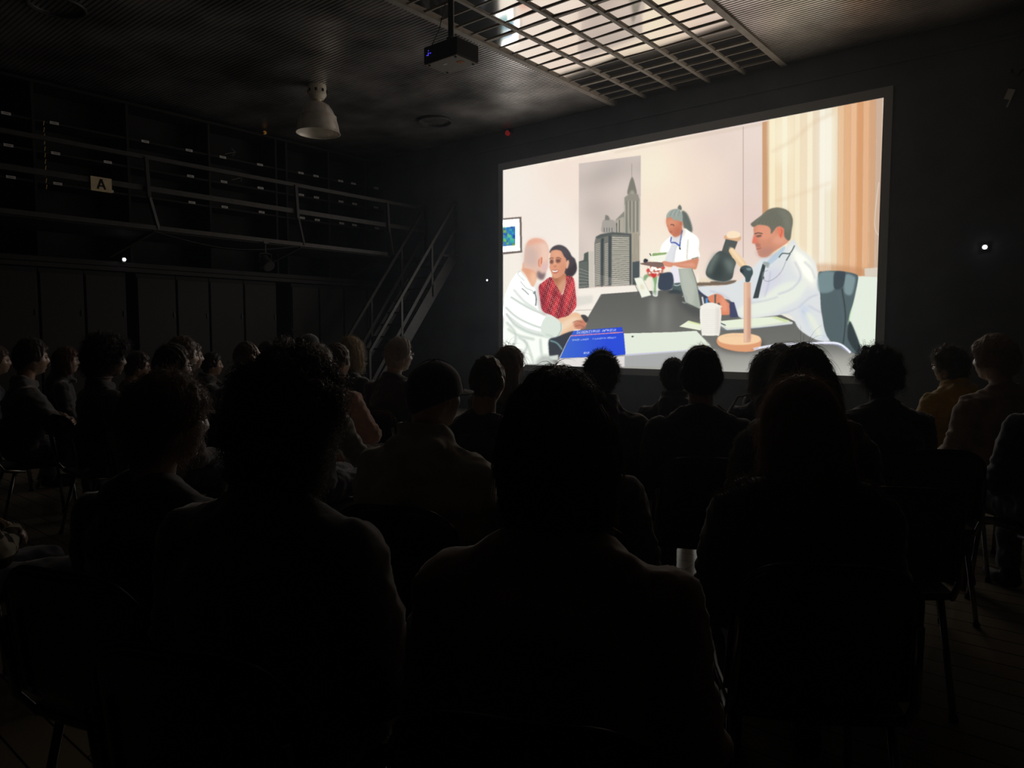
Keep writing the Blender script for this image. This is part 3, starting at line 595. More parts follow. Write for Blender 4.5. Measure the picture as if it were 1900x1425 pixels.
for r in range(3):
    for i,y in enumerate(LR[r]):
        o=obj('shelf_label',MB().box((0,-.055,-.018),(.004,.055,.018)),M['label']);o.location=(XS-.005,y,ZR[r]+(.0,.03,.035)[r]*(y-3)/6+.005)
        tag(o,'white shelf label in the %s row, %s'%(word[r],PH[i] if i!=2 else ('just right of the bay with the A placard','diagonally above the A placard','at the lower right corner of the A placard')[r]),'label',group='white shelf labels')
        obj('printed_text',MB().box((.004,-.03,-.004),(.005,.03,.004)),mat('grey_print',(.2,.2,.2),.8) if 'gp' not in M else M['gp'],o)
for nm,y,z,lab in (('chalk_arrow',6.33,4.36,'chalk arrow pointing right on the upper shelves'),('chalk_arrow',6.43,3.96,'chalk arrow pointing up on the middle shelves')):
    a=MB();x=XS+.0
    a.bar((x,y-.1,z-.05),(x,y+.08,z+.02),.008,.02,(1,0,0));a.bar((x,y+.08,z+.02),(x,y+.01,z+.06 if nm and z>4.2 else z+.0),.008,.02,(1,0,0));a.bar((x,y+.08,z+.02),(x,y+.03 if z>4.2 else y+.06,z-.05),.008,.02,(1,0,0))
    tag(obj(nm,a,mat('grey_chalk_rod',(.25,.25,.25),.8)),lab,'arrow')
st=MB();zz=4.25
while zz>3.36: st.tube([(XS+.02,3.62,zz),(XS+.02,3.61,zz-.06)],.004,5);zz-=.085
tag(obj('string_of_beads',st,mat('amber_beads',(.45,.30,.08),.4,emit=(.5,.28,.05),estr=.06)),'hanging dashed amber string on the shelves above left of the A placard','string')  # faint glow put into the bead material by emission
# cupboards under the shelves
XC=-10.98
yc=[2.28,2.84,3.404,3.965,4.525,4.66,5.252,5.779,6.374,6.988,7.276,7.85,8.4,8.95,9.55]
k=0;nc=0
CPH=['cut by the left edge of the photo','behind the moustached person','behind the dark red-haired person','behind the big afro, ending at a wide dark gap','right of the wide dark gap, below the white indicator light','behind the person with metal glasses and grey sweater','behind the low dark head','behind the bald forehead','whose right side faces the short closed gap','below the stage spotlight, left of the stairs','behind the lower handrails of the staircase','behind the upper steps of the staircase','last one in the corner by the screen wall']
while k<len(yc)-1:
    y0,y1=yc[k],yc[k+1]
    if y1-y0<.35: k+=1;continue
    cbn=empty('cupboard',(XC-.3,(y0+y1)/2,0));tag(cbn,'tall dark panelled cupboard '+CPH[min(nc,len(CPH)-1)],'cupboard',group='dark cupboards along the left wall');nc+=1
    yy=(y1-y0)/2-.006
    obj('carcass',MB().box((-.3,-yy,.0),(.28,yy,2.26)),M['shelf'],cbn)
    obj('door',MB().box((.28,-yy+.012,.1),(.30,yy-.012,2.2)),M['locker'],cbn,bevel=.004)
    obj('handle',MB().box((.30,yy-.05,1.62),(.315,yy-.035,1.70)),M['dark'],cbn)
    k+=1
cp=MB().box((XC-.62,-.4,2.27),(XC+.05,D-.01,2.33)).box((XC-.62,-.4,2.34),(XC+.02,D-.01,2.41));tag(obj('cupboard_worktop',cp,M['locker'],bevel=.004),'long dark moulded ledge running above the cupboards','ledge')
# gallery
XG=-10.0
gl=empty('gallery_walkway',(XG,4.8,2.8));tag(gl,'dark steel gallery walkway with railings along the left wall','walkway')
L=lambda mb:loc(mb,gl)
obj('deck',L(MB().box((XS+.05,-1,2.76),(XG-.03,D-.03,2.80))),M['shelf'],gl)
obj('edge_beam',L(MB().box((XG-.03,-1,2.78),(XG+.02,8.62,2.84))),M['rail'],gl)
obj('top_rail',L(MB().box((XG-.03,-1,3.71),(XG+.02,D-.02,3.765))),M['rail'],gl)
obj('middle_rail',L(MB().box((XG-.02,-1,3.29),(XG+.015,D-.02,3.36))),M['rail'],gl)
for y in (2.1,4.42,6.73,8.62):
    obj('post',L(MB().bar((XG+.02,y,3.73),(XG+.05,y+.01,3.2),.045,.045).bar((XG+.05,y+.01,3.2),(XG-.0,y+.14,2.8),.045,.045)),M['rail'],gl)
    obj('bracket',L(MB().bar((XG-.02,y+.1,2.78),(XG-.75,y-.2,2.46),.04,.05)),M['rail'],gl)
obj('cable',L(MB().tube([(XG+.02,4.5+i*.1,2.76-.13*math.sin(math.pi*i/22)) for i in range(23)],.006,6)),M['dark'],gl)
sg=empty('letter_placard',(XG+.03,3.845,3.28));tag(sg,'cream placard with a black letter A hung on the gallery rail','sign')
obj('board',MB().box((-.006,-.125,-.09),(.004,.125,.09)),M['sign'],sg)
A=MB();A.bar((.006,-.045,-.06),(.006,0,.065),.02,.006,(1,0,0));A.bar((.006,.045,-.06),(.006,0,.065),.02,.006,(1,0,0));A.bar((.006,-.03,-.02),(.006,.03,-.02),.018,.006,(1,0,0));obj('letter',A,M['ink'],sg)
# stage spotlight under the gallery
sp=empty('stage_spotlight',(XG+.0,6.18,2.78));tag(sp,'small black stage spotlight clamped under the gallery','spotlight')
obj('clamp',MB().box((-.03,-.04,-.02),(.03,.04,.02)).tube([(0,0,-.02),(0,0,-.16)],.012,10),M['rail'],sp)
obj('yoke',MB().tube([(0,-.1,-.3),(0,-.1,-.18),(0,0,-.16),(0,.1,-.18),(0,.1,-.3)],.008,8),M['dark'],sp)
obj('housing',MB().tube([(-.1,0,-.22),(-.08,0,-.24),(.08,0,-.36),(.1,0,-.375)],[.05,.08,.085,.09],18),M['dark'],sp)
obj('lens',MB().tube([(.1,0,-.375),(.104,0,-.378)],.075,18),M['dark'],sp)
# staircase
XR1,XL1=-9.16,-9.95
ss=empty('steel_staircase',(-9.55,8.3,0));tag(ss,'steep dark steel staircase with handrails climbing to the gallery','staircase')
S=lambda mb:loc(mb,ss)
y0,z0,y1,z1=7.32,.04,9.5,2.82;sl=(z1-z0)/(y1-y0)
for x in (XR1,XL1):
    obj('stringer',S(MB().bar((x,y0,z0),(x,y1,z1),.04,.2,(0,-.6,.8))),M['rail'],ss)
    obj('handrail',S(MB().bar((x,7.5,1.08),(x,9.53,3.77),.045,.05,(0,-.6,.8))),M['rail'],ss)
    obj('middle_rail',S(MB().bar((x,7.52,.55),(x,9.5,3.25),.03,.06,(0,-.6,.8))),M['rail'],ss)
    for y in (7.5,8.2,8.92,9.54):
        zr=1.08+(y-7.5)*1.325;zs=max(0,z0+(y-y0)*sl-.05) if y>7.6 else 0
        obj('post',S(MB().box((x-.02,y-.02,zs),(x+.02,y+.02,zr))),M['rail'],ss)
for i in range(12):
    t=(i+1)/13;y=y0+(y1-y0)*t;z=z0+(z1-z0)*t
    obj('tread',S(MB().box((XL1,y-.1,z-.015),(XR1,y+.1,z+.015))),M['rail'],ss)
obj('landing',S(MB().box((XG-.0,9.2,2.76),(XR1+.02,D-.03,2.80))),M['rail'],ss)
# small lamps
def led(name,p,r,m,lab):
    o=empty(name,p);tag(o,lab,'light');obj('lens',MB().ell((0,0,0),(r,r,r)),m,o,smooth=True)
    return o
o=led('indicator_light',(-8.431,D-.03,CAMZ+.964),.016,M['led_white'],'tiny white indicator light on the wall left of the screen');obj('housing',MB().box((-.02,.0,-.02),(.02,.03,.02)),M['dark'],o)
o=led('indicator_light',(-1.032,D-.03,CAMZ+.975),.024,M['led_white'],'tiny white indicator light on the wall right of the screen');obj('housing',MB().box((-.03,.0,-.03),(.03,.03,.03)),M['dark'],o)
o=led('indicator_light',(-10.90,4.473,2.44),.024,M['led_white'],'tiny white indicator light above the cupboards at the left');obj('housing',MB().box((-.05,-.025,-.04),(-.01,.025,.03)),M['dark'],o)
o=led('red_warning_lamp',(-7.94,D-.05,CEIL-.07),.045,M['led_red'],'dim red lamp where ceiling meets the screen wall');obj('housing',MB().box((-.08,-.01,.0),(.08,.05,.06)),M['dark'],o)
o=led('amber_lamp',(-11.13,6.92,4.79),.03,M['led_amber'],'tiny amber lamp on top of the shelving');obj('housing',MB().box((-.03,-.04,-.02),(.02,.04,.0)),M['dark'],o)
t=empty('hanging_tag',(-.871,D-.03,CAMZ+2.6));tag(t,'white paper tag hanging on the dark wall at the far right','tag')
R=Matrix.Rotation(math.radians(20),4,'Y')
obj('card',MB().box((-.035,0,-.05),(.035,.004,.06),R),M['label'],t);obj('strip',MB().box((.02,-.002,-.13),(.035,.003,.06),R),M['label'],t)
hk=MB().tube([(-.86,D-.02,CAMZ+2.86),(-.85,D-.08,CAMZ+2.80),(-.80,D-.1,CAMZ+2.77),(-.76,D-.06,CAMZ+2.83)],.016,8);tag(obj('wall_hook',hk,M['rail'],smooth=True),'small grey metal wall hook above the white tag','hook')

# ---- thin bluish haze added to imitate bloom round the screen, lifts blacks ---------------------------------------
wn=C.world.node_tree;v=wn.nodes.new('ShaderNodeVolumeScatter');v.inputs['Density'].default_value=HAZE;v.inputs['Anisotropy'].default_value=.72;v.inputs['Color'].default_value=(.72,.86,1,1)
wn.links.new(v.outputs[0],wn.nodes['World Output'].inputs['Volume'])
# ---- people -----------------------------------------------------------------------
def coat(m,w,r):
    b=m.node_tree.nodes['Principled BSDF'];b.inputs['Coat Weight'].default_value=w;b.inputs['Coat Roughness'].default_value=r;return m
def skin_mat(n,c): return coat( mat(n,c,.38,noise=.08,scale=30,bump=.06,spec=.9,sheen=.35),.7,.3)
SK={'pale':skin_mat('pale_skin',(.88,.62,.46)),'tan':skin_mat('tan_skin',(.78,.50,.34)),'brown':skin_mat('brown_skin',(.35,.2,.13))}
def hair_mat(n,c,t=.3): return coat(mat(n,c,.34,noise=.3,scale=60,spec=1.,trans=t+.1,sheen=.6),.2,.35)
HM={'black':hair_mat('black_hair',(.07,.056,.05)),'dark':hair_mat('dark_brown_hair',(.17,.135,.10)),'brown':hair_mat('brown_hair',(.34,.26,.19)),
    'auburn':hair_mat('auburn_hair',(.55,.36,.20),.55),'blond':hair_mat('golden_blond_hair',(.88,.72,.45),.3),'grey':hair_mat('grey_hair',(.66,.64,.58),.3),
    'light':hair_mat('light_brown_hair',(.55,.42,.28),.3),'red':hair_mat('dark_red_hair',(.16,.06,.03))}
def cloth(n,c,r=.8,s=1.): return mat(n,c,r,noise=.18,scale=14,bump=.35,sheen=s)
CL={'black':cloth('black_cloth',(.07,.07,.075)),'charcoal':cloth('charcoal_cloth',(.16,.16,.17)),'navy':cloth('navy_cloth',(.09,.11,.17)),
    'beige':cloth('beige_cloth',(.75,.71,.58)),'grey':cloth('grey_cloth',(.5,.5,.52)),'olive':cloth('grey_green_cloth',(.55,.57,.48)),
    'yellow':cloth('mustard_cloth',(.8,.52,.05)),'pink':cloth('salmon_cloth',(.9,.5,.38)),'red':cloth('dark_red_cloth',(.5,.05,.07)),'brown':cloth('brown_cloth',(.5,.34,.24)),
    'denim':cloth('dark_denim',(.13,.15,.21)),'white':cloth('white_cloth',(0.900,0.900,0.900)),'palejean':cloth('pale_grey_denim',(0.760,0.780,0.740))}
M['shoe']=mat('dark_shoe',(.03,.03,.03),.5);M['eyew']=mat('eye_white',(.7,.68,.64),.2);M['iris']=mat('dark_iris',(.03,.02,.015),.15)
M['specs']=mat('metal_spectacles',(.5,.45,.38),.25,metal=1);M['specsb']=mat('black_spectacles',(.02,.02,.02),.3)
M['lensglass']=mat('spectacle_lens',(.9,.92,.95),.02,spec=.6);_b=M['lensglass'].node_tree.nodes['Principled BSDF'];_b.inputs['Transmission Weight'].default_value=1;_b.inputs['IOR'].default_value=1.02
def sst(x,a,b): t=np.clip((x-a)/(b-a),0,1);return t*t*(3-2*t)
def sphere_dirs(n=72,m=54):
    V=[];
    for i in range(1,m):
        for k in range(n):
            a=math.pi*i/m;b=2*math.pi*k/n;V.append((math.sin(a)*math.sin(b),math.sin(a)*math.cos(b),math.cos(a)))
    V+= [(0,0,1),(0,0,-1)]
    F=[(i*n+k,i*n+(k+1)%n,(i+1)*n+(k+1)%n,(i+1)*n+k) for i in range(m-2) for k in range(n)]
    T=len(V)-2;F+=[(T,(k+1)%n,k) for k in range(n)]+[(T+1,(m-2)*n+k,(m-2)*n+(k+1)%n) for k in range(n)]
    return np.array(V,float),F
SD,SF=sphere_dirs()
def head_surface(d,off=0,face=True,nose=1.):
    """d unit directions, face towards +Y; returns points round the head centre"""
    x,y,z=d.T
    rx=.076+off;ry=.096+off;rz=.121+off
    X=x*rx;Y=y*ry;Z=z*rz
    low=sst(-z,.1,.95);front=sst(y,-.1,.5)
    X=X*(1-.30*low*(.4+.6*front));X=X*(1-.05*sst(z,.3,1))
    Y=Y-.012*low*(1-front)+np.where(y<0,1,0)*low*.026
    Y=np.where(y>0,Y*(1-.06*sst(z,.35,1)),Y*(1+.06*sst(z,-.2,.5)))
    if face:
        f=sst(y,.2,.6)
        g=lambda cx,cz,sx,sz:np.exp(-((np.abs(X)-cx)/sx)**2-((Z-cz)/sz)**2)
        Y=Y+f*(.019*nose*np.exp(-(X/.0125)**2)*np.where(Z<-.022,np.exp(-((Z+.022)/.012)**2),np.exp(-((Z+.022)/.034)**2)))
        Y=Y+f*(.007*g(.012,-.026,.008,.009)*nose)                       # nostril wings
        Y=Y-f*.012*g(.031,.012,.017,.012)+f*.006*g(.024,.034,.03,.010)   # sockets, brow
        Y=Y+f*(.009*np.exp(-(X/.022)**2-((Z+.054)/.0065)**2)+.009*np.exp(-(X/.020)**2-((Z+.067)/.0065)**2)-.004*np.exp(-(X/.024)**2-((Z+.0605)/.0028)**2))
        Y=Y+f*(.017*np.exp(-(X/.026)**2-((Z+.096)/.02)**2)-.004*np.exp(-(X/.03)**2-((Z+.080)/.008)**2))
        X=X+np.sign(X)*f*.004*g(.05,-.02,.02,.018)                        # cheekbones
    return np.stack([X,Y,Z],1)
HC=np.array([0,.005,1.189]);NECK=np.array([0,-.045,1.06])
def turn_pts(v,turn,tilt):
    R=Matrix.Rotation(turn,3,'Z')@Matrix.Rotation(tilt,3,'X');return (np.asarray(v)-NECK)@np.array(R).T+NECK
def finger(mb,p,d,n,lens,r,curl):
    d=np.array(d,float);n=np.array(n,float);p=np.array(p,float);a=0
    for k,L in enumerate(lens):
        a+=curl*(.6 if k==0 else 1.);dd=d*math.cos(a)-n*math.sin(a);q=p+dd*L
        mb.capsule(p,r*(1-.08*k),q,r*(1-.08*(k+1)),8);p=q
def hand(mb,w,d,n,side,curl=.35):
    """w wrist, d finger direction, n back-of-hand normal, side +1 thumb towards +s"""
    w=np.array(w,float);d=np.array(d,float);d/=np.linalg.norm(d);n=np.array(n,float);n-=d*(n@d);n/=np.linalg.norm(n);s=np.cross(d,n)*side
    for i,o in enumerate((.026,.009,-.009,-.025)):
        L=(.082,.086,.080,.072)[i];k=w+d*L+s*o
        mb.capsule(w+d*.008+s*o*.6,.014,k,.0105,10)
        ln=[(.042,.026,.020),(.046,.029,.021),(.042,.027,.020),(.033,.020,.018)][i]
        finger(mb,k,d+s*o*1.5,n,ln,.0088,curl)
    b=w+d*.02+s*.026;td=d*.72+s*.62-n*.25;td/=np.linalg.norm(td)
    mb.capsule(w+d*.01+s*.012,.015,b+td*.04,.0115,10);finger(mb,b+td*.04,td*.9+d*.3,n,(.032,.027),.0098,curl*.6)
ARMS={'lap':dict(e=(.235,-.01,.66),w=(.10,.25,.635),hd=(-.25,.9,-.08),hn=(0,.1,1)),
      'fold':dict(e=(.23,.09,.70),w=(.02,.22,.72),hd=(-.9,.15,.05),hn=(0,.9,.4)),
      'up':dict(e=(.20,.16,.78),w=(.06,.16,1.00),hd=(-.25,.05,.95),hn=(.6,.7,0))}
BODY={}
def side_pose(pose,s): 
    a=ARMS[pose if not isinstance(pose,tuple) else pose[0 if s<0 else 1]];f=lambda v:np.array([v[0]*s,v[1],v[2]])
    return [np.array([.185*s,-.05,.93]),f(a['e']),f(a['w']),f(a['hd']),f(a['hn'])]
def body_mesh(turn,tilt,pose,vox,nose=1.,wide=1.):
    key=(round(turn,2),round(tilt,2),pose,vox,nose,wide)
    if key in BODY: return BODY[key]
    mb=MB();hv=head_surface(SD,0,True,nose)+HC
    hm=MB();hm.add(hv,SF)
    for s in (-1,1):
        R=Matrix.Rotation(-.35*s,3,'Z')
        hm.ell(HC+np.array([.078*s,-.012,-.002]),(.008,.019,.032),R,14,10);hm.ell(HC+np.array([.083*s,-.022,.004]),(.006,.010,.028),R,10,8);hm.ell(HC+np.array([.077*s,-.006,-.026]),(.007,.010,.012),R,10,8)
    mb.add(turn_pts(np.vstack(hm.v),turn,tilt),hm.f)
    nt=turn_pts([[0,-.022,1.13]],turn*.5,tilt)[0]
    mb.capsule((0,-.055,.99),.060,nt,.054,18)
    for s in (-1,1): mb.capsule((.02*s,-.06,1.015),.043,(.15*s,-.052,.935),.040)
    mb.ell((0,-.06,.85),(.155*wide,.105,.16)).ell((0,-.07,.70),(.14*wide,.105,.15)).ell((0,-.08,.56),(.165,.125,.11))
    mb.capsule((-.16,-.052,.93),.05,(.16,-.052,.93),.05)
    for s in (-1,1):
        sh,el,wr,hd,hn=side_pose(pose,s)
        mb.capsule(sh,.052,el,.040);mb.capsule(el,.041,wr,.027);hand(mb,wr,hd,hn,-s)
        h=np.array([.09*s,-.05,.535]);k=np.array([.13*s,.40,.525]);a=np.array([.13*s,.37,.10])
        mb.capsule(h,.085,k,.058);mb.capsule(k,.057,(k+a)/2+np.array([0,-.012,.03]),.052);mb.capsule((k+a)/2+np.array([0,-.012,.03]),.052,a,.037)
        mb.capsule(a+np.array([0,-.035,-.055]),.032,a+np.array([0,.05,-.062]),.034);mb.capsule(a+np.array([0,.05,-.062]),.035,a+np.array([.012*s,.15,-.072]),.024)
    me=remesh(mb,vox,2,None,.4);BODY[key]=me;return me
TOP={}
def top_mesh(pose,style,wide,seed,vox=.012):
    key=(pose,style,wide,seed%4)
    if key in TOP: return TOP[key]
    mb=MB();t=.028 if style!='thin' else .022
    mb.ell((0,-.06,.84),(.160*wide+t,.105+t,.17)).ell((0,-.065,.70),(.15*wide+t,.112+t,.16)).ell((0,-.07,.58),(.165*wide+t,.12+t,.12))
    mb.capsule((-.155*wide,-.052,.925),.052+t*.8,(.155*wide,-.052,.925),.052+t*.8)
    for s in (-1,1):
        mb.capsule((.03*s,-.06,1.008),.05+t*.7,(.155*s,-.052,.935),.05+t*.7)
        sh,el,wr,hd,hn=side_pose(pose,s);w2=wr+(el-wr)*.06
        mb.capsule(sh,.053+t*.9,el,.042+t*.8);mb.capsule(el,.044+t*.8,w2,.030+t*.6)
        for k in range(5):   # sleeve folds
            q=el+(sh-el)*(.1+.17*k);mb.tube([q+np.array([0,0,-.01]),q+np.array([0,0,.012])],[.052+t+.004,.050+t],12)
    if style=='hood':
        mb.capsule((-.065,-.125,1.03),.045,(.065,-.125,1.03),.045)
        for k in range(16):
            a=2*math.pi*k/16;b=2*math.pi*(k+1)/16
            for zz,rr in ((1.055,.072),(1.085,.078)): mb.capsule((rr*math.sin(a),-.045+rr*math.cos(a),zz-.02*math.cos(a)),.017,(rr*math.sin(b),-.045+rr*math.cos(b),zz-.02*math.cos(b)),.017,8)
        for s in (-1,1): mb.capsule((.065*s,-.12,1.03),.045,(.075*s,-.02,1.045),.032);mb.capsule((.075*s,-.02,1.045),.032,(.03*s,.07,1.0),.022)
        mb.ell((0,-.15,.97),(.11,.045,.08))
    elif style=='collar':
        for k in range(16):
            a=2*math.pi*k/16;b=2*math.pi*(k+1)/16
            mb.capsule((.068*math.sin(a),-.045+.068*math.cos(a),1.045-.02*math.cos(a)),.016,(.068*math.sin(b),-.045+.068*math.cos(b),1.045-.02*math.cos(b)),.016,8)
            mb.capsule((.072*math.sin(a),-.048+.072*math.cos(a),1.02-.02*math.cos(a)),.018,(.072*math.sin(b),-.048+.072*math.cos(b),1.02-.02*math.cos(b)),.018,8)
    elif style=='fur':
        mb.capsule((-.13,-.11,1.0),.055,(.13,-.11,1.0),.055)
        for s in (-1,1): mb.capsule((.13*s,-.11,1.0),.055,(.15*s,-.0,.99),.05);mb.capsule((.15*s,0,.99),.05,(.06*s,.09,.93),.04)
    elif style=='puffy':
        for z in (.62,.72,.82,.91): mb.ell((0,-.065,z),(.215,.165,.065))
        mb.capsule((-.06,-.11,1.02),.038,(.06,-.11,1.02),.038)
    me=remesh(mb,vox,5,lambda c:.0045*vnoise(c*np.array([6,6,9.]),seed)+.0016*vnoise(c*22,seed+1,2),.5);TOP[key]=me;return me
LEG={}
def leg_mesh(seed=0):
    if seed%2 in LEG: return LEG[seed%2]
    mb=MB();mb.ell((0,-.085,.56),(.178,.138,.10))
    for s in (-1,1):
        h=np.array([.09*s,-.05,.54]);k=np.array([.13*s,.40,.528]);a=np.array([.13*s,.37,.13])
        mb.capsule(h,.096,k,.070);mb.capsule(k,.070,(k+a)/2+np.array([0,-.008,.03]),.066);mb.capsule((k+a)/2+np.array([0,-.008,.03]),.066,a,.054)
    me=remesh(mb,.013,5,lambda c:.004*vnoise(c*7,seed+3)+.0015*vnoise(c*20,seed,2));LEG[seed%2]=me;return me
def shoe_mesh(s):
    if ('s',s) in LEG: return LEG[('s',s)]
    mb=MB();a=np.array([.13*s,.37,.10])
    mb.capsule(a+np.array([0,-.038,-.052]),.040,a+np.array([0,.05,-.058]),.041);mb.capsule(a+np.array([0,.05,-.058]),.042,a+np.array([.012*s,.165,-.066]),.033);mb.capsule(a+np.array([0,-.02,-.04]),.045,a+np.array([0,-.01,.0]),.046)
    me=remesh(mb,.009,4);c=np.empty(len(me.vertices)*3);me.vertices.foreach_get('co',c);c=c.reshape(-1,3);c[:,2]=np.maximum(c[:,2],.002);me.vertices.foreach_set('co',c.ravel());LEG[('s',s)]=me;return me
def hair_mask(d,hl=.42,back=-.75,side=-.15,soft=.12):
    """1 where hair grows; hl front hairline height on the unit sphere"""
    x,y,z=d.T;az=np.abs(np.arctan2(x,y))
    line=np.interp(az,[0,.55,.95,1.25,1.55,1.95,2.3,math.pi],[hl,hl-.02,hl-.15,side,side+.02,-.30,back+.08,back])
    return sst(z-line,-soft*.3,soft*.7)
def strands(mb,pts,nrm,L,r,seed,lift=.4,grav=1.,curl=0,curlr=.006,seg=6,flow=None,rnd=.25):
    rs=np.random.RandomState(seed);n=len(pts);P=pts.copy();d=nrm*lift+rs.randn(n,3)*rnd
    g=np.array([0,0,-1.]);gt=g-nrm*(nrm@g)[:,None]
    if flow is not None: gt=flow
    d=d+gt*.7;d/=np.linalg.norm(d,axis=1,keepdims=True);LL=L*(.55+.6*rs.rand(n))[:,None];path=[P.copy()];ph=rs.rand(n)*6.28
    a=np.cross(d,[0.3,.5,.8]);a/=np.linalg.norm(a,axis=1,keepdims=True)+1e-9;b=np.cross(d,a)
    for k in range(seg):
        P=P+d*LL/seg;d=d+np.array([0,0,-.28*grav])+rs.randn(n,3)*rnd*.25;d/=np.linalg.norm(d,axis=1,keepdims=True)
        Q=P
        if curl: w=(ph+curl*(k+1));Q=P+(a*np.cos(w)[:,None]+b*np.sin(w)[:,None])*curlr
        path.append(Q.copy())
    path=np.array(path);S=len(path);V=np.empty((n,S,3,3))
    for k in range(3):
        w=2*math.pi*k/3
        rad=r*np.linspace(1,.35,S)[:,None,None];V[:,:,k]=(path+rad*(a*math.cos(w)+b*math.sin(w))[None]).transpose(1,0,2)
    base=(np.arange(n)*S*3)[:,None,None,None]+(np.arange(S-1)*3)[None,:,None,None]
    q=np.array([[k,(k+1)%3,3+(k+1)%3,3+k] for k in range(3)])[None,None]
    F=(base+q).reshape(-1,4)
    mb.add(V.reshape(-1,3),F.tolist())
def sample(me,n,seed,cond=None):
    nv=len(me.vertices);c=np.empty(nv*3);me.vertices.foreach_get('co',c);c=c.reshape(-1,3);nr=np.empty(nv*3);me.vertices.foreach_get('normal',nr);nr=nr.reshape(-1,3)
    idx=np.arange(nv)
    if cond is not None: idx=idx[cond(c)]
    rs=np.random.RandomState(seed);k=rs.choice(idx,n,replace=len(idx)<n);return c[k]+rs.randn(n,3)*.001,nr[k]
def build_hair(style,seed,turn,tilt,q=1.):
    p=dict(short=dict(t=.016,hl=.50,n=2200,L=.03,lift=.5,r=.0006),crop=dict(t=.005,hl=.55,n=1500,L=.006,lift=.9,r=.0005,back=-.8),
           bald=dict(t=.004,hl=.93,n=500,L=.010,lift=.8,r=.0005,back=-.6),spiky=dict(t=.018,hl=.45,n=1500,L=.020,lift=1.6,grav=0,r=.0013,rnd=.3),
           quiff=dict(t=.022,hl=.46,n=2600,L=.028,lift=.4,r=.0005,rnd=.12,back=-.62),
           curly=dict(t=.030,hl=.44,n=1600,L=.045,lift=.8,curl=2.1,cr=.008,r=.0011,grav=.4),afro=dict(t=.062,hl=.45,n=2600,L=.045,lift=1.,curl=2.3,cr=.008,r=.0010,grav=.1),
           bigcurl=dict(t=.022,hl=.42,n=3600,L=.05,lift=.6,curl=1.8,cr=.007,r=.0011,grav=.9,drape='nape'),
           long=dict(t=.022,hl=.48,n=3000,L=.10,lift=.10,r=.0006,rnd=.10,drape='back'),longfar=dict(t=.020,hl=.48,n=1200,L=.09,lift=.15,r=.001,drape='back'),
           wavy=dict(t=.026,hl=.46,n=1800,L=.08,lift=.25,r=.0012,curl=1.0,cr=.006,drape='bob'),bob=dict(t=.032,hl=.45,n=2600,L=.07,lift=.15,r=.0007,drape='bob'),
           shag=dict(t=.026,hl=.42,n=4200,L=.07,lift=.0,grav=1.6,r=.0006,rnd=.07,drape='nape'),round=dict(t=.034,hl=.40,back=-.62,side=-.35,n=2200,L=.03,lift=.08,r=.0006,rnd=.1),wavyshort=dict(t=.024,hl=.40,back=-.7,n=2600,L=.05,lift=.3,curl=.8,cr=.005,r=.0008),bun=dict(t=.014,hl=.52,n=1200,L=.02,lift=.2,r=.0006,drape='bun'))[style]
    m=hair_mask(SD,p['hl'],p.get('back',-.78),p.get('side',-.15));off=-.006+m*(p['t']+.006)
    x,y,z=SD.T
    if style in('quiff','short'): off=off+m*.012*sst(z,.3,1)*(1+y*.3)
    if style in('afro','curly','bigcurl'): off=off+m*.010*vnoise(SD*2.4,seed)
    else: off=off+m*.003*vnoise(SD*np.array([5,5,1.5]),seed)
    base=head_surface(SD,0,False);pts=base+SD*off[:,None]
    inner=m<.02;pts[inner]=base[inner]*.93
    mb=MB();mb.add(pts+HC,SF)
    dr=p.get('drape')
    if dr=='back':
        for s in (-1,0,1):
            mb.capsule(HC+np.array([.05*s,-.075,.0]),.050,HC+np.array([.075*s,-.125,-.20]),.046)
            if s: mb.capsule(HC+np.array([.075*s,-.02,-.0]),.030,HC+np.array([.095*s,-.04,-.17]),.028)
    if dr=='bob':
        for k in range(9):
            a=math.pi*(.5+k/8.*1.)+.0;e=np.array([math.cos(a)*-1*-1,math.sin(a)*-1,0]);a2=(k-4)/4*1.75
            d=np.array([math.sin(a2),-math.cos(a2),0]);mb.capsule(HC+d*np.array([.080,.095,0])+np.array([0,0,.01]),.030,HC+d*np.array([.092,.098,0])+np.array([0,0,-.10]),.026)
    if dr=='nape':
        for k in range(7):
            a2=(k-3)/3*1.5;d=np.array([math.sin(a2),-math.cos(a2),0]);mb.capsule(HC+d*np.array([.080,.098,0]),.034,HC+d*np.array([.078,.078,0])+np.array([0,-.005,-.105]),.024)
    if dr=='bun': mb.ell(HC+np.array([0,-.115,.05]),(.045,.04,.045))
    st=np.array([38,38,5.]) if dr in('back','bob') else np.array([26,26,16.])
    amp=.0016 if style not in('curly','afro','bigcurl') else .006
    sm=MB();sm.add(turn_pts(np.vstack(mb.v),turn,tilt),mb.f)
    me=remesh(sm,.006,3,lambda c:amp*vnoise(c*st,seed+7,2));
    fz=HC[2]+.02
    P,N=sample(me,int(p['n']*q),seed,lambda c:((c[:,2]>HC[2]-.16)))
    keep=~((P[:,1]>.07)&(P[:,2]<HC[2]+.04));P=P[keep];N=N[keep]
    hb=MB();n=len(me.vertices);c=np.empty(n*3);me.vertices.foreach_get('co',c);hb.add(c.reshape(-1,3),[tuple(pp.vertices) for pp in me.polygons])
    strands(hb,P,N,p['L'],p['r'],seed,p['lift'],p.get('grav',1.),p.get('curl',0),p.get('cr',.006),6 if not p.get('curl') else 9,rnd=p.get('rnd',.22))
    out=bpy.data.meshes.new('hair');out.from_pydata(np.vstack(hb.v).tolist(),[],hb.f);out.update();out.polygons.foreach_set('use_smooth',[True]*len(out.polygons));bpy.data.meshes.remove(me);return out
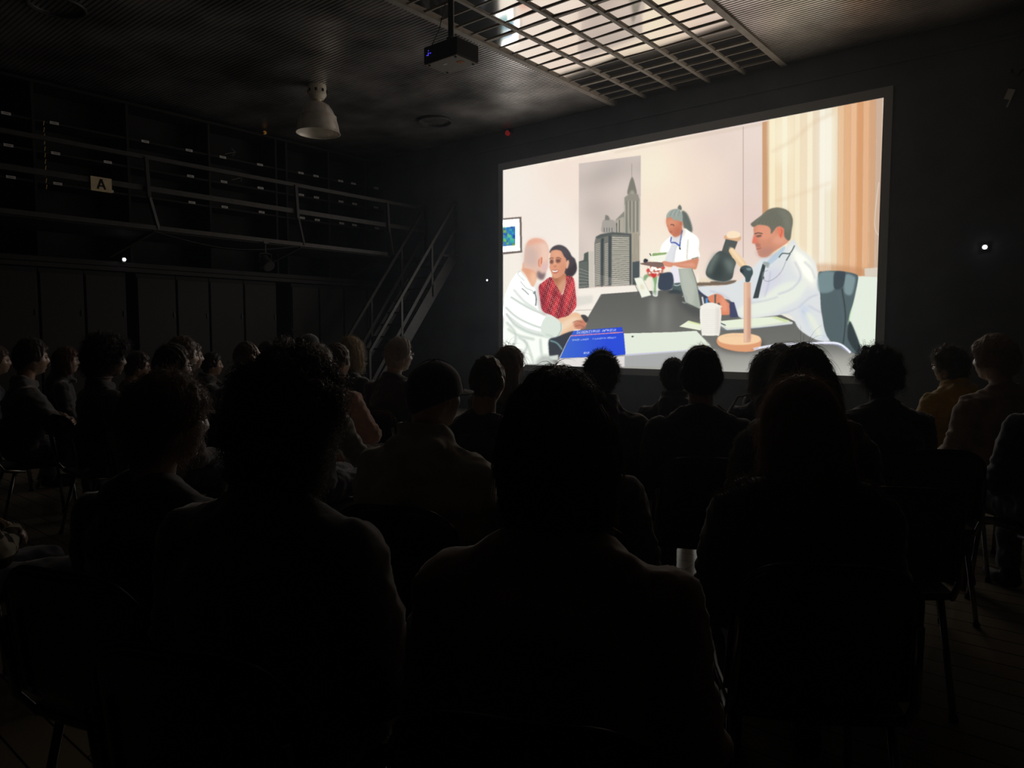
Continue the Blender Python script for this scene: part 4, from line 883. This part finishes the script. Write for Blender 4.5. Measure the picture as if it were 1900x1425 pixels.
def add_glasses(root,turn,tilt,m):
    g=MB();h=MB()
    for s in (-1,1):
        c=HC+np.array([.033*s,.098,.010]);g.tube(turn_pts([c+np.array([.024*math.cos(a),-.006*abs(math.cos(a)),.019*math.sin(a)]) for a in np.linspace(0,2*math.pi,25)],turn,tilt),.0015,6,False)
        g.tube(turn_pts([HC+np.array([.057*s,.094,.014]),HC+np.array([.078*s,.06,.014]),HC+np.array([.081*s,-.01,.012]),HC+np.array([.081*s,-.03,-.005])],turn,tilt),.0018,6)
    g.tube(turn_pts([HC+np.array([-.010,.1,.012]),HC+np.array([0,.104,.016]),HC+np.array([.010,.1,.012])],turn,tilt),.0014,6)
    for s in (-1,1):
        c=HC+np.array([.033*s,.097,.010]);h.ell((0,0,0),(.023,.001,.018));v=turn_pts(h.v[-1]+c,turn,tilt);h.v[-1]=v
    gl=obj('glasses',g,m,root,smooth=True);obj('lens',h,M['lensglass'],gl,smooth=True)
def add_eyes(root,turn,tilt):
    for s in (-1,1):
        e=MB().ell((0,0,0),(.0125,.0125,.0125));e.v[0]=turn_pts(e.v[0]+HC+np.array([.031*s,.0765,.010]),turn,tilt);o=obj('eye',e,M['eyew'],root,smooth=True)
        e=MB().ell((0,0,0),(.0058,.003,.0058));e.v[0]=turn_pts(e.v[0]+HC+np.array([.031*s,.0885,.010]),turn,tilt);obj('iris',e,M['iris'],o,smooth=True)
def add_cap(root,turn,tilt,m,brim=True):
    d=SD;x,y,z=d.T;mk=sst(z-np.interp(np.abs(np.arctan2(x,y)),[0,1.6,math.pi],[.18,-.02,-.42]),-.02,.03)
    base=head_surface(d,0,False);off=-.008+mk*.022;pts=base+d*off[:,None]+d*np.array([1,1,0])*(mk*.012*sst(z,.3,.8)*(1-sst(z,.9,1)))[:,None]
    pts[mk<.02]=base[mk<.02]*.92
    c=MB();c.add(turn_pts(pts+HC,turn,tilt),SF);o=obj('cap',c,m,root,smooth=True)
    b=MB();b.ell((0,0,0),(.008,.008,.004));b.v[0]=turn_pts(b.v[0]+HC+np.array([0,-.004,.137]),turn,tilt);obj('button',b,m,o)
    if brim:
        V=[];F=[];n=16
        for lay in (0,.003):
            for i in range(n+1):
                a=(i/n-.5)*2.5
                for rr in (0,1):
                    px=.074*math.sin(a);py=.085*math.cos(a)+.01
                    if rr: px*=1.02;py=.085*math.cos(a)+.01+.072*max(0,math.cos(a))**.6
                    V.append((px,py,.030+lay-.018*(px/.074)**2-.014*rr*math.cos(a)))
        w=2*(n+1)
        for i in range(n):
            a=2*i;F+= [(a,a+1,a+3,a+2),(w+a,w+a+2,w+a+3,w+a+1),(a+1,w+a+1,w+a+3,a+3),(a,a+2,w+a+2,w+a)]
        bm=MB();bm.add(turn_pts(np.array(V)+HC,turn,tilt),F);obj('brim',bm,m,o,smooth=False)
        sm=MB()
        for k in range(3):
            a=k*math.pi/3;ln=[]
            for t in np.linspace(-1.45,1.45,20):
                dd=np.array([[math.sin(t)*math.cos(a),math.sin(t)*math.sin(a),math.cos(t)]]);pp=head_surface(dd,0,False)[0]+dd[0]*.0155+np.array([0,0,.003]);ln.append(pp+HC)
            sm.tube(turn_pts(ln,turn,tilt),.0012,5)
        obj('seam',sm,m,o)
def furry(root,me,m,n,seed,L=.016,cond=None,name='fur_trim',r=.0007):
    P,N=sample(me,n,seed,cond);b=MB();strands(b,P,N,L,r,seed,1.3,.2,1.2,.003,5,rnd=.5);obj(name,b,m,root)
# chairs
M['chair']=mat('black_plastic_shell',(.02,.02,.021),.2,spec=.8);M['tube']=mat('chrome_tube',(.35,.35,.35),.25,metal=1)
def make_chair():
    t=empty('stacking_chair')
    def shell(n,m,fn,th):
        V=[];F=[]
        for lay in (0,1):
            for i in range(n+1):
                for j in range(m+1): V.append(fn(i/n,j/m,lay*th))
        W=(n+1)*(m+1);I=lambda i,j,l:l*W+i*(m+1)+j
        for i in range(n):
            for j in range(m): F+=[(I(i,j,0),I(i,j+1,0),I(i+1,j+1,0),I(i+1,j,0)),(I(i,j,1),I(i+1,j,1),I(i+1,j+1,1),I(i,j+1,1))]
        for i in range(n): F+=[(I(i,0,0),I(i+1,0,0),I(i+1,0,1),I(i,0,1)),(I(i,m,0),I(i,m,1),I(i+1,m,1),I(i+1,m,0))]
        for j in range(m): F+=[(I(0,j,0),I(0,j,1),I(0,j+1,1),I(0,j+1,0)),(I(n,j,0),I(n,j+1,0),I(n,j+1,1),I(n,j,1))]
        return MB().add(V,F)
    def seat(u,v,l):
        x=(u-.5)*.43;y=(v-.5)*.42-.02;return (x*(1-.1*abs(v-.5)),y,.425+l-.012*(1-(2*u-1)**2)-.02*max(0,v-.85)/.15)
    def back(u,v,l):
        s=2*u-1;z=.50+v*.335
        w=.215*(1-.06*v);k=max(0,v-.72)/.28;w*=math.sqrt(max(.0,1-(.52*k)**2.4))
        if k>0:
            z=.50+.72*.335+ (v-.72)*.335*(1-.0*abs(s))
            z-=.045*abs(s)**4*k
        return (s*w,-.262-.05*v+.030*s*s-l,z)
    obj('seat',shell(14,14,seat,.03),M['chair'],t,bevel=.008,smooth=False);br=obj('backrest',shell(18,14,back,.014),M['chair'],t,smooth=True)
    rim=[back(0,v,.007) for v in np.linspace(0,1,12)]+[back(u,1,.007) for u in np.linspace(0,1,20)[1:-1]]+[back(1,v,.007) for v in np.linspace(1,0,12)]
    obj('highlight_rim',MB().tube(rim,.0085,10),M['chair'],br,smooth=True)  # glossy bead added along the backrest outline to catch a bright edge
    for s in (-1,1):
        lg=MB().tube([(.19*s,.17,.42),(.21*s,.21,.0)],.0115,10);l=obj('leg',lg,M['tube'],t,smooth=True);obj('rubber_foot',MB().tube([(.21*s,.21,.0),(.209*s,.208,.02)],.015,10),M['ink'],l)
        lg=MB().tube([(.19*s,-.16,.42),(.21*s,-.26,.0)],.0115,10);l=obj('leg',lg,M['tube'],t,smooth=True);obj('rubber_foot',MB().tube([(.21*s,-.26,.0),(.209*s,-.257,.02)],.015,10),M['ink'],l)
        obj('back_tube',MB().tube([(.20*s,-.10,.415),(.205*s,-.22,.43),(.205*s,-.268,.50),(.195*s,-.300,.70)],.0115,10),M['tube'],t,smooth=True)
    obj('cross_tube',MB().tube([(-.19,.16,.41),(.19,.16,.41)],.01,8).tube([(-.19,-.15,.41),(.19,-.15,.41)],.01,8),M['tube'],t)
    return t
CH0=[None]
def place_chair(x,y,rz,label):
    if CH0[0] is None:
        CH0[0]=make_chair();r=CH0[0];r.location=(x,y,0);r.rotation_euler=(0,0,rz)
    else: r=dup(CH0[0],(x,y,0),rz)
    tag(r,label,'chair','black stacking chairs in rows');return r
TGT=(-5.1,D)
def person(name,px,py,d,label,hair='short',hc='dark',skin='tan',top='black',style='collar',legs='denim',turn=0,tilt=0,pose='lap',glasses=None,cap=None,vox=.0075,seed=1,eyes=False,
           face=None,wide=1.,s=None,q=1.,chair=None,nose=1.,extra=None,zt=None):
    P=ray(px,py)*d+np.array([0,0,CAMZ]);ht={'afro':.05,'curly':.03,'bigcurl':.035,'shag':.03,'spiky':.04,'quiff':.035,'bob':.03,'long':.02,'short':.025}.get(hair,.01)
    if cap: ht=.02
    s=s or float(P[2])/(1.31+ht)
    rz=math.atan2(-(TGT[0]-P[0]),TGT[1]-P[1]) if face is None else math.radians(face)
    root=empty('person',(P[0],P[1],0),rz,s)
    # keep the head over the sampled ray
    c=math.cos(rz);sn=math.sin(rz);root.location=(P[0]+sn*.0*s,P[1]-c*.0*s,0)
    tag(root,label,'person','seated audience')
    t=math.radians(turn);ti=math.radians(tilt)
    obj('body',body_mesh(t,ti,pose,vox,nose,wide),None,root)
    b=root.children[0];b.data=b.data if not b.data.materials else b.data.copy()
    b.data.materials.clear();b.data.materials.append(SK[skin])
    tm=top_mesh(pose,style,wide,seed);
    o=obj('jacket' if style in('collar','fur','puffy') else 'hooded_top' if style=='hood' else 'shirt',tm,None,root);
    if tm.materials: o.data=tm.copy();o.data.materials.clear()
    o.data.materials.append(CL[top] if isinstance(top,str) else top)
    lm=leg_mesh(seed);o=obj('trousers',lm if not lm.materials else lm.copy(),None,root);o.data.materials.clear();o.data.materials.append(CL[legs])
    for k in (-1,1): obj('shoe',shoe_mesh(k),M['shoe'],root)
    if hair: obj('hair',build_hair(hair,seed,t,ti,q),HM[hc],root)
    if eyes: add_eyes(root,t,ti)
    if glasses: add_glasses(root,t,ti,M[glasses])
    if cap: add_cap(root,t,ti,CL[cap[0]],cap[1])
    if extra: extra(root,t,ti,tm)
    if chair is not False: place_chair(root.location.x,root.location.y,rz,'black chair holding the '+(chair or name.replace('_',' ')))
    return root
def plaid_mat():
    m=mat('plaid_flannel',(.3,.28,.22),.85,bump=.2,scale=40);nt=m.node_tree;b=nt.nodes['Principled BSDF'];tc=nt.nodes.new('ShaderNodeTexCoord');ch=nt.nodes.new('ShaderNodeTexChecker')
    ch.inputs['Scale'].default_value=13;ch.inputs['Color1'].default_value=(.55,.52,.42,1);ch.inputs['Color2'].default_value=(.05,.05,.045,1)
    nt.links.new(tc.outputs['Object'],ch.inputs[0]);nt.links.new(ch.outputs[0],b.inputs['Base Color']);return m
PL=plaid_mat()
M['fur']=mat('brown_fur',(.16,.12,.09),.6,trans=.4);M['shear']=mat('white_shearling',(.7,.66,.6),.7,trans=.4)
def beard(c,n=900):
    def f(root,t,ti,tm):
        d=SD;x,y,z=d.T;mk=sst(-z,.25,.45)*sst(y,-.15,.2)*(1-np.exp(-(x/.25)**2-((z+.5)/.10)**2)*.9)
        base=head_surface(d,0,True);pts=base+d*(-.006+mk*.012)[:,None];pts[mk<.02]=base[mk<.02]*.93
        b=MB();b.add(turn_pts(pts+HC,t,ti),SF);me=b.mesh('beard',True)
        P,N=sample(me,n,3,None)
        # keep strands only where the beard stands proud
        R=Matrix.Rotation(-ti,3,'X')@Matrix.Rotation(-t,3,'Z');Q=(P-NECK)@np.array(R).T+NECK-HC;k=(Q[:,2]<-.035)&(Q[:,1]>.0);strands(b,P[k],N[k],.018,.0007,4,.9,.6,.8,.003,5)
        obj('beard',b,HM[c],root)
    return f
def moustache(root,t,ti,tm):
    b=MB()
    for s in (-1,1): b.capsule(turn_pts([HC+np.array([.004*s,.108,-.043])],t,ti)[0],.006,turn_pts([HC+np.array([.026*s,.096,-.052])],t,ti)[0],.004,8)
    obj('moustache',b,HM['black'],root,smooth=True)
def piping(c,lo=.0):
    def f(root,t,ti,tm):
        for s in (-1,1): obj('piping',MB().tube([(.075*s,-.055,1.065),(.13*s,-.055,1.02),(.20*s,-.055,.99),(.245*s,-.05,.93),(.262*s,-.04,.84)],.0035,6),c,root,smooth=True)
    return f
def furc(m,n=5000,L=.018,z=.95):
    return lambda root,t,ti,tm: furry(root,tm,m,n,5,L,lambda c:(c[:,2]>z)&(np.abs(c[:,0])<.24))
redp=piping(CL['red'])
# near rows
person('bob',1038,674,1.24,'person nearest the camera, seen from behind, with thick dark chin-length hair and black top','shag','dark','tan','brown','thin',turn=4,wide=1.,seed=2,q=2.2,vox=.007,chair='person nearest the camera')
person('curly',518,638,1.45,'big silhouette at the left with curly dark hair and a beard, in a black hoodie','bigcurl','dark','tan','charcoal','collar',turn=-30,seed=3,q=1.6,vox=.006,eyes=True,extra=beard('dark',1400),chair='bearded person with curly dark hair',wide=1.08)
person('side',298,695,1.85,'person with short brown wavy hair and dark top, cheek lit, left of the curly-haired one','wavyshort','brown','pale','black','thin',turn=-24,seed=4,q=.9,vox=.006,eyes=True,chair='person with short brown wavy hair')
person('cap',795,665,2.45,'person in a black cap and light beige hooded jacket with raised collar',None,'dark','pale','beige','hood',turn=-30,cap=('navy',True),seed=5,vox=.007,eyes=True,wide=1.05,chair='person in the cap and beige hoodie')
person('hidden',1066,700,2.3,'person hidden behind the nearest head, only a light-edged shoulder and pale knee showing','short','black','tan','charcoal','collar','palejean',seed=6,extra=piping(CL['white']),chair='person hidden behind the nearest head',q=.3)
person('auburn',1490,697,1.9,'person with long straight auburn hair in a black coat with a fur-trimmed hood','long','auburn','pale','black','fur',seed=7,turn=5,q=1.6,wide=1.05,extra=furc(M['fur'],6000,.02),chair='person with long auburn hair')
person('darklong',1493,637,2.7,'person with long loose dark brown hair behind the auburn-haired one, white fleece at the shoulder','long','dark','pale','black','fur',seed=8,turn=4,q=1.3,extra=lambda r,t,ti,tm:(furry(r,tm,M['shear'],2600,9,.010,lambda c:(c[:,0]<-.19)&(c[:,2]>.82)),piping(CL['white'])(r,t,ti,tm)),chair='person with long loose dark hair')
person('empty_side',-105,735,2.5,'person in a pale checked flannel shirt cut off by the left edge, arms folded','short','dark','pale',PL,'thin',face=2,pose='fold',seed=9,chair='person in the checked shirt',q=.2)
# middle
person('red',1301,640,3.3,'person with short side-swept dark hair, dark jacket with thin red shoulder piping','quiff','black','tan','black','collar',seed=10,extra=redp,q=1.,chair='person with red shoulder piping',turn=-2)
person('child',1252,664,4.5,'small short-haired person half hidden left of the red-piped jacket','short','black','tan','charcoal','hood',seed=11,q=.5,chair='small person left of the red-piped jacket',turn=10)
person('spiky',1116,641,3.55,'person with short spiky black hair silhouetted on the blue book','spiky','black','brown','black','hood',seed=12,q=1.,extra=piping(CL['grey']),chair='person with spiky black hair')
person('bald',902,657,3.2,'person with a round close-cropped head just left of the screen edge','crop','dark','tan','black','thin',seed=13,turn=-6,q=.7,chair='close-cropped person left of the screen')
person('blondside',940,643,4.7,'person with long straight dark blond hair and glasses at the lower left screen corner','longfar','light','pale','charcoal','collar',seed=14,turn=-25,glasses='specsb',q=1.,chair='dark blond person at the screen corner',eyes=True)
person('smallr',1430,652,4.0,'dark-haired person with a pale-strapped bag, left of the long-haired pair','wavy','dark','tan','charcoal','hood',seed=15,q=.5,turn=6,extra=lambda r,t,ti,tm:obj('bag_strap',MB().tube([(-.28,-.05,.78),(-.25,-.08,.96),(-.20,-.09,1.06),(-.13,-.10,1.075),(-.09,-.1,1.0)],.008,6).tube([(-.27,-.03,.86),(-.21,-.08,.98),(-.12,-.1,1.0)],.007,6),CL['white'],r,smooth=True),chair='person with the pale-strapped bag')
person('smallr2',1447,637,4.9,'small dark round head in front of the strapped-bag person, just below the lamp cable','short','black','tan','black','thin',seed=16,q=.4,chair='farthest person below the lamp cable')
person('curlyR',1633,641,3.55,'person with short curly black hair at the lower right corner of the screen','curly','black','brown','black','collar',seed=17,turn=6,wide=1.1,chair='curly-haired person at the screen corner')
person('yellow',1768,642,5.0,'person in a mustard yellow jacket with curly dark hair and glasses looking left','curly','dark','pale','yellow','hood',seed=18,turn=34,face=44,glasses='specs',eyes=True,vox=.006,chair='person in the mustard jacket',q=.8)
person('lightbob',1852,626,4.12,'person with a smooth light brown bob and a brown jacket near the right edge','round','light','pale','brown','collar',seed=19,turn=24,q=1.,chair='person with the light brown bob')
person('edgeR',1953,640,3.4,'person in a dark blue-grey padded jacket cut off by the right edge','short','dark','tan','navy','puffy',seed=20,chair='person in the padded jacket at the right edge',q=.2)
# left side, seen in profile
person('oldglasses',736,625,5.4,'older person with short grey hair and metal glasses below the staircase','short','grey','pale','black','collar',seed=21,turn=-24,glasses='specs',eyes=True,vox=.006,q=.5,chair='older person with metal glasses')
person('blond',652,627,6.1,'person with wavy shoulder-length golden blond hair, face hidden','wavy','blond','pale','black','thin',seed=22,turn=14,q=1.,chair='person with wavy blond hair')
person('pink',622,637,4.75,'dark-haired person in a salmon pink top beside the blond one','bun','dark','pale','pink','collar','black',seed=23,turn=-6,q=.6,vox=.007,chair='person in the salmon pink top',pose='fold')
person('grey',582,638,3.9,'person with grey hair and a grey-green sleeve behind the big curly silhouette','short','grey','pale','olive','thin',seed=24,turn=-12,eyes=True,vox=.006,q=.6,pose='fold',chair='grey-haired person in the green sleeve')
person('bald2',457,631,5.0,'person with a bald shining forehead left of the big curly silhouette','bald','dark','pale','black','thin',seed=25,turn=0,q=.5,chair='person with the bald forehead')
person('glassesman',316,637,4.2,'person with thin metal glasses, short dark hair and a grey knit sweater','short','black','pale','grey','thin',seed=26,turn=-12,glasses='specs',eyes=True,vox=.0055,q=.6,chair='person with glasses and grey sweater')
person('behind1',336,623,5.0,'person with swept-back dark hair just behind the glasses wearer, beard on chin','short','dark','pale','black','thin',seed=27,turn=-4,eyes=True,vox=.0055,q=.5,extra=beard('dark',300),chair='bearded person behind the glasses wearer')
person('behind2',352,633,6.3,'person whose nose alone shows beyond the bearded one','short','dark','tan','black','thin',seed=28,turn=-2,eyes=True,vox=.006,q=.3,chair='person beyond the bearded one',nose=1.2)
person('low',392,653,6.9,'person with low dark head and red-lit nose in front of the cupboards','short','black','tan','black','hood',seed=29,turn=-8,eyes=True,vox=.006,q=.3,chair='low dark-haired person by the cupboards')
person('afro',197,622,4.85,'person with a big dark round afro and bright collar','afro','black','tan','black','collar',seed=30,turn=-10,eyes=True,vox=.006,q=1.,extra=lambda r,t,ti,tm:obj('shirt_collar',MB().tube([(.07*math.sin(a),-.045+.07*math.cos(a),1.075) for a in np.linspace(0,6.283,25)],.006,6,False),CL['white'],r,smooth=True),chair='person with the round afro')
person('handface',250,650,5.9,'person with dark-rimmed glasses resting the chin on a hand','short','black','tan','black','thin',seed=31,turn=-4,tilt=-6,eyes=True,glasses='specsb',vox=.0055,q=.4,pose=('lap','up'),chair='person resting the chin on a hand')
person('redhair',122,643,6.6,'person with dark red-brown hair between the moustache and the afro','bob','red','pale','black','hood',seed=32,q=.5,chair='dark red-haired person')
person('moustache',56,626,5.1,'person with dark wavy hair and a moustache in profile at the left','quiff','black','tan','charcoal','collar',seed=33,turn=2,eyes=True,vox=.0055,q=.7,extra=moustache,pose='fold',chair='person with the moustache')
person('edge',-8,642,6.2,'person whose lit face is cut by the left edge of the photo','short','dark','pale','navy','thin',seed=34,turn=0,eyes=True,vox=.006,q=.3,chair='person cut by the left edge')
person('far1',497,632,7.3,'far dark-haired head beside the bald forehead','short','black','tan','black','thin',seed=35,q=.2,chair='far person beside the bald forehead')
person('far2',526,625,6.6,'far head with bushy dark hair above the big curly silhouette','curly','black','tan','black','thin',seed=36,q=.3,chair='far bushy-haired person')
person('far3',573,618,7.9,'farthest head in a black cap near the cupboards',None,'black','tan','black','thin',seed=37,cap=('black',True),eyes=True,chair='farthest person in the cap',turn=-4)
# empty chairs on the right
for (px,py,d,rz,lab) in ((1745,835,3.25,33,'empty black chair at the right, its curved back edge lit'),(1675,905,2.45,30,'empty black chair right of the fur-trimmed coat'),(1130,845,2.75,27,'empty black chair behind the nearest head, faint rim lit')):
    if 'faint' in lab: continue
    p=ray(px,py)*d;a=math.radians(rz);place_chair(p[0]-math.sin(a)*.3,p[1]+math.cos(a)*.3,a,lab)
cn=empty('drinks_can',(-1.55,3.34,0));tag(cn,'small metal can on the floor between the rows','can')
obj('can_body',MB().lathe([(0,0),(.03,0),(.033,.005),(.033,.11),(.027,.122),(.026,.118),(0,.117)],n=24),M['alu'],cn,smooth=True);obj('ring_pull',MB().tube([(.010*math.cos(a),.010*math.sin(a),.120) for a in np.linspace(0,6.28,13)],.0012,5,False),M['tube'],cn)
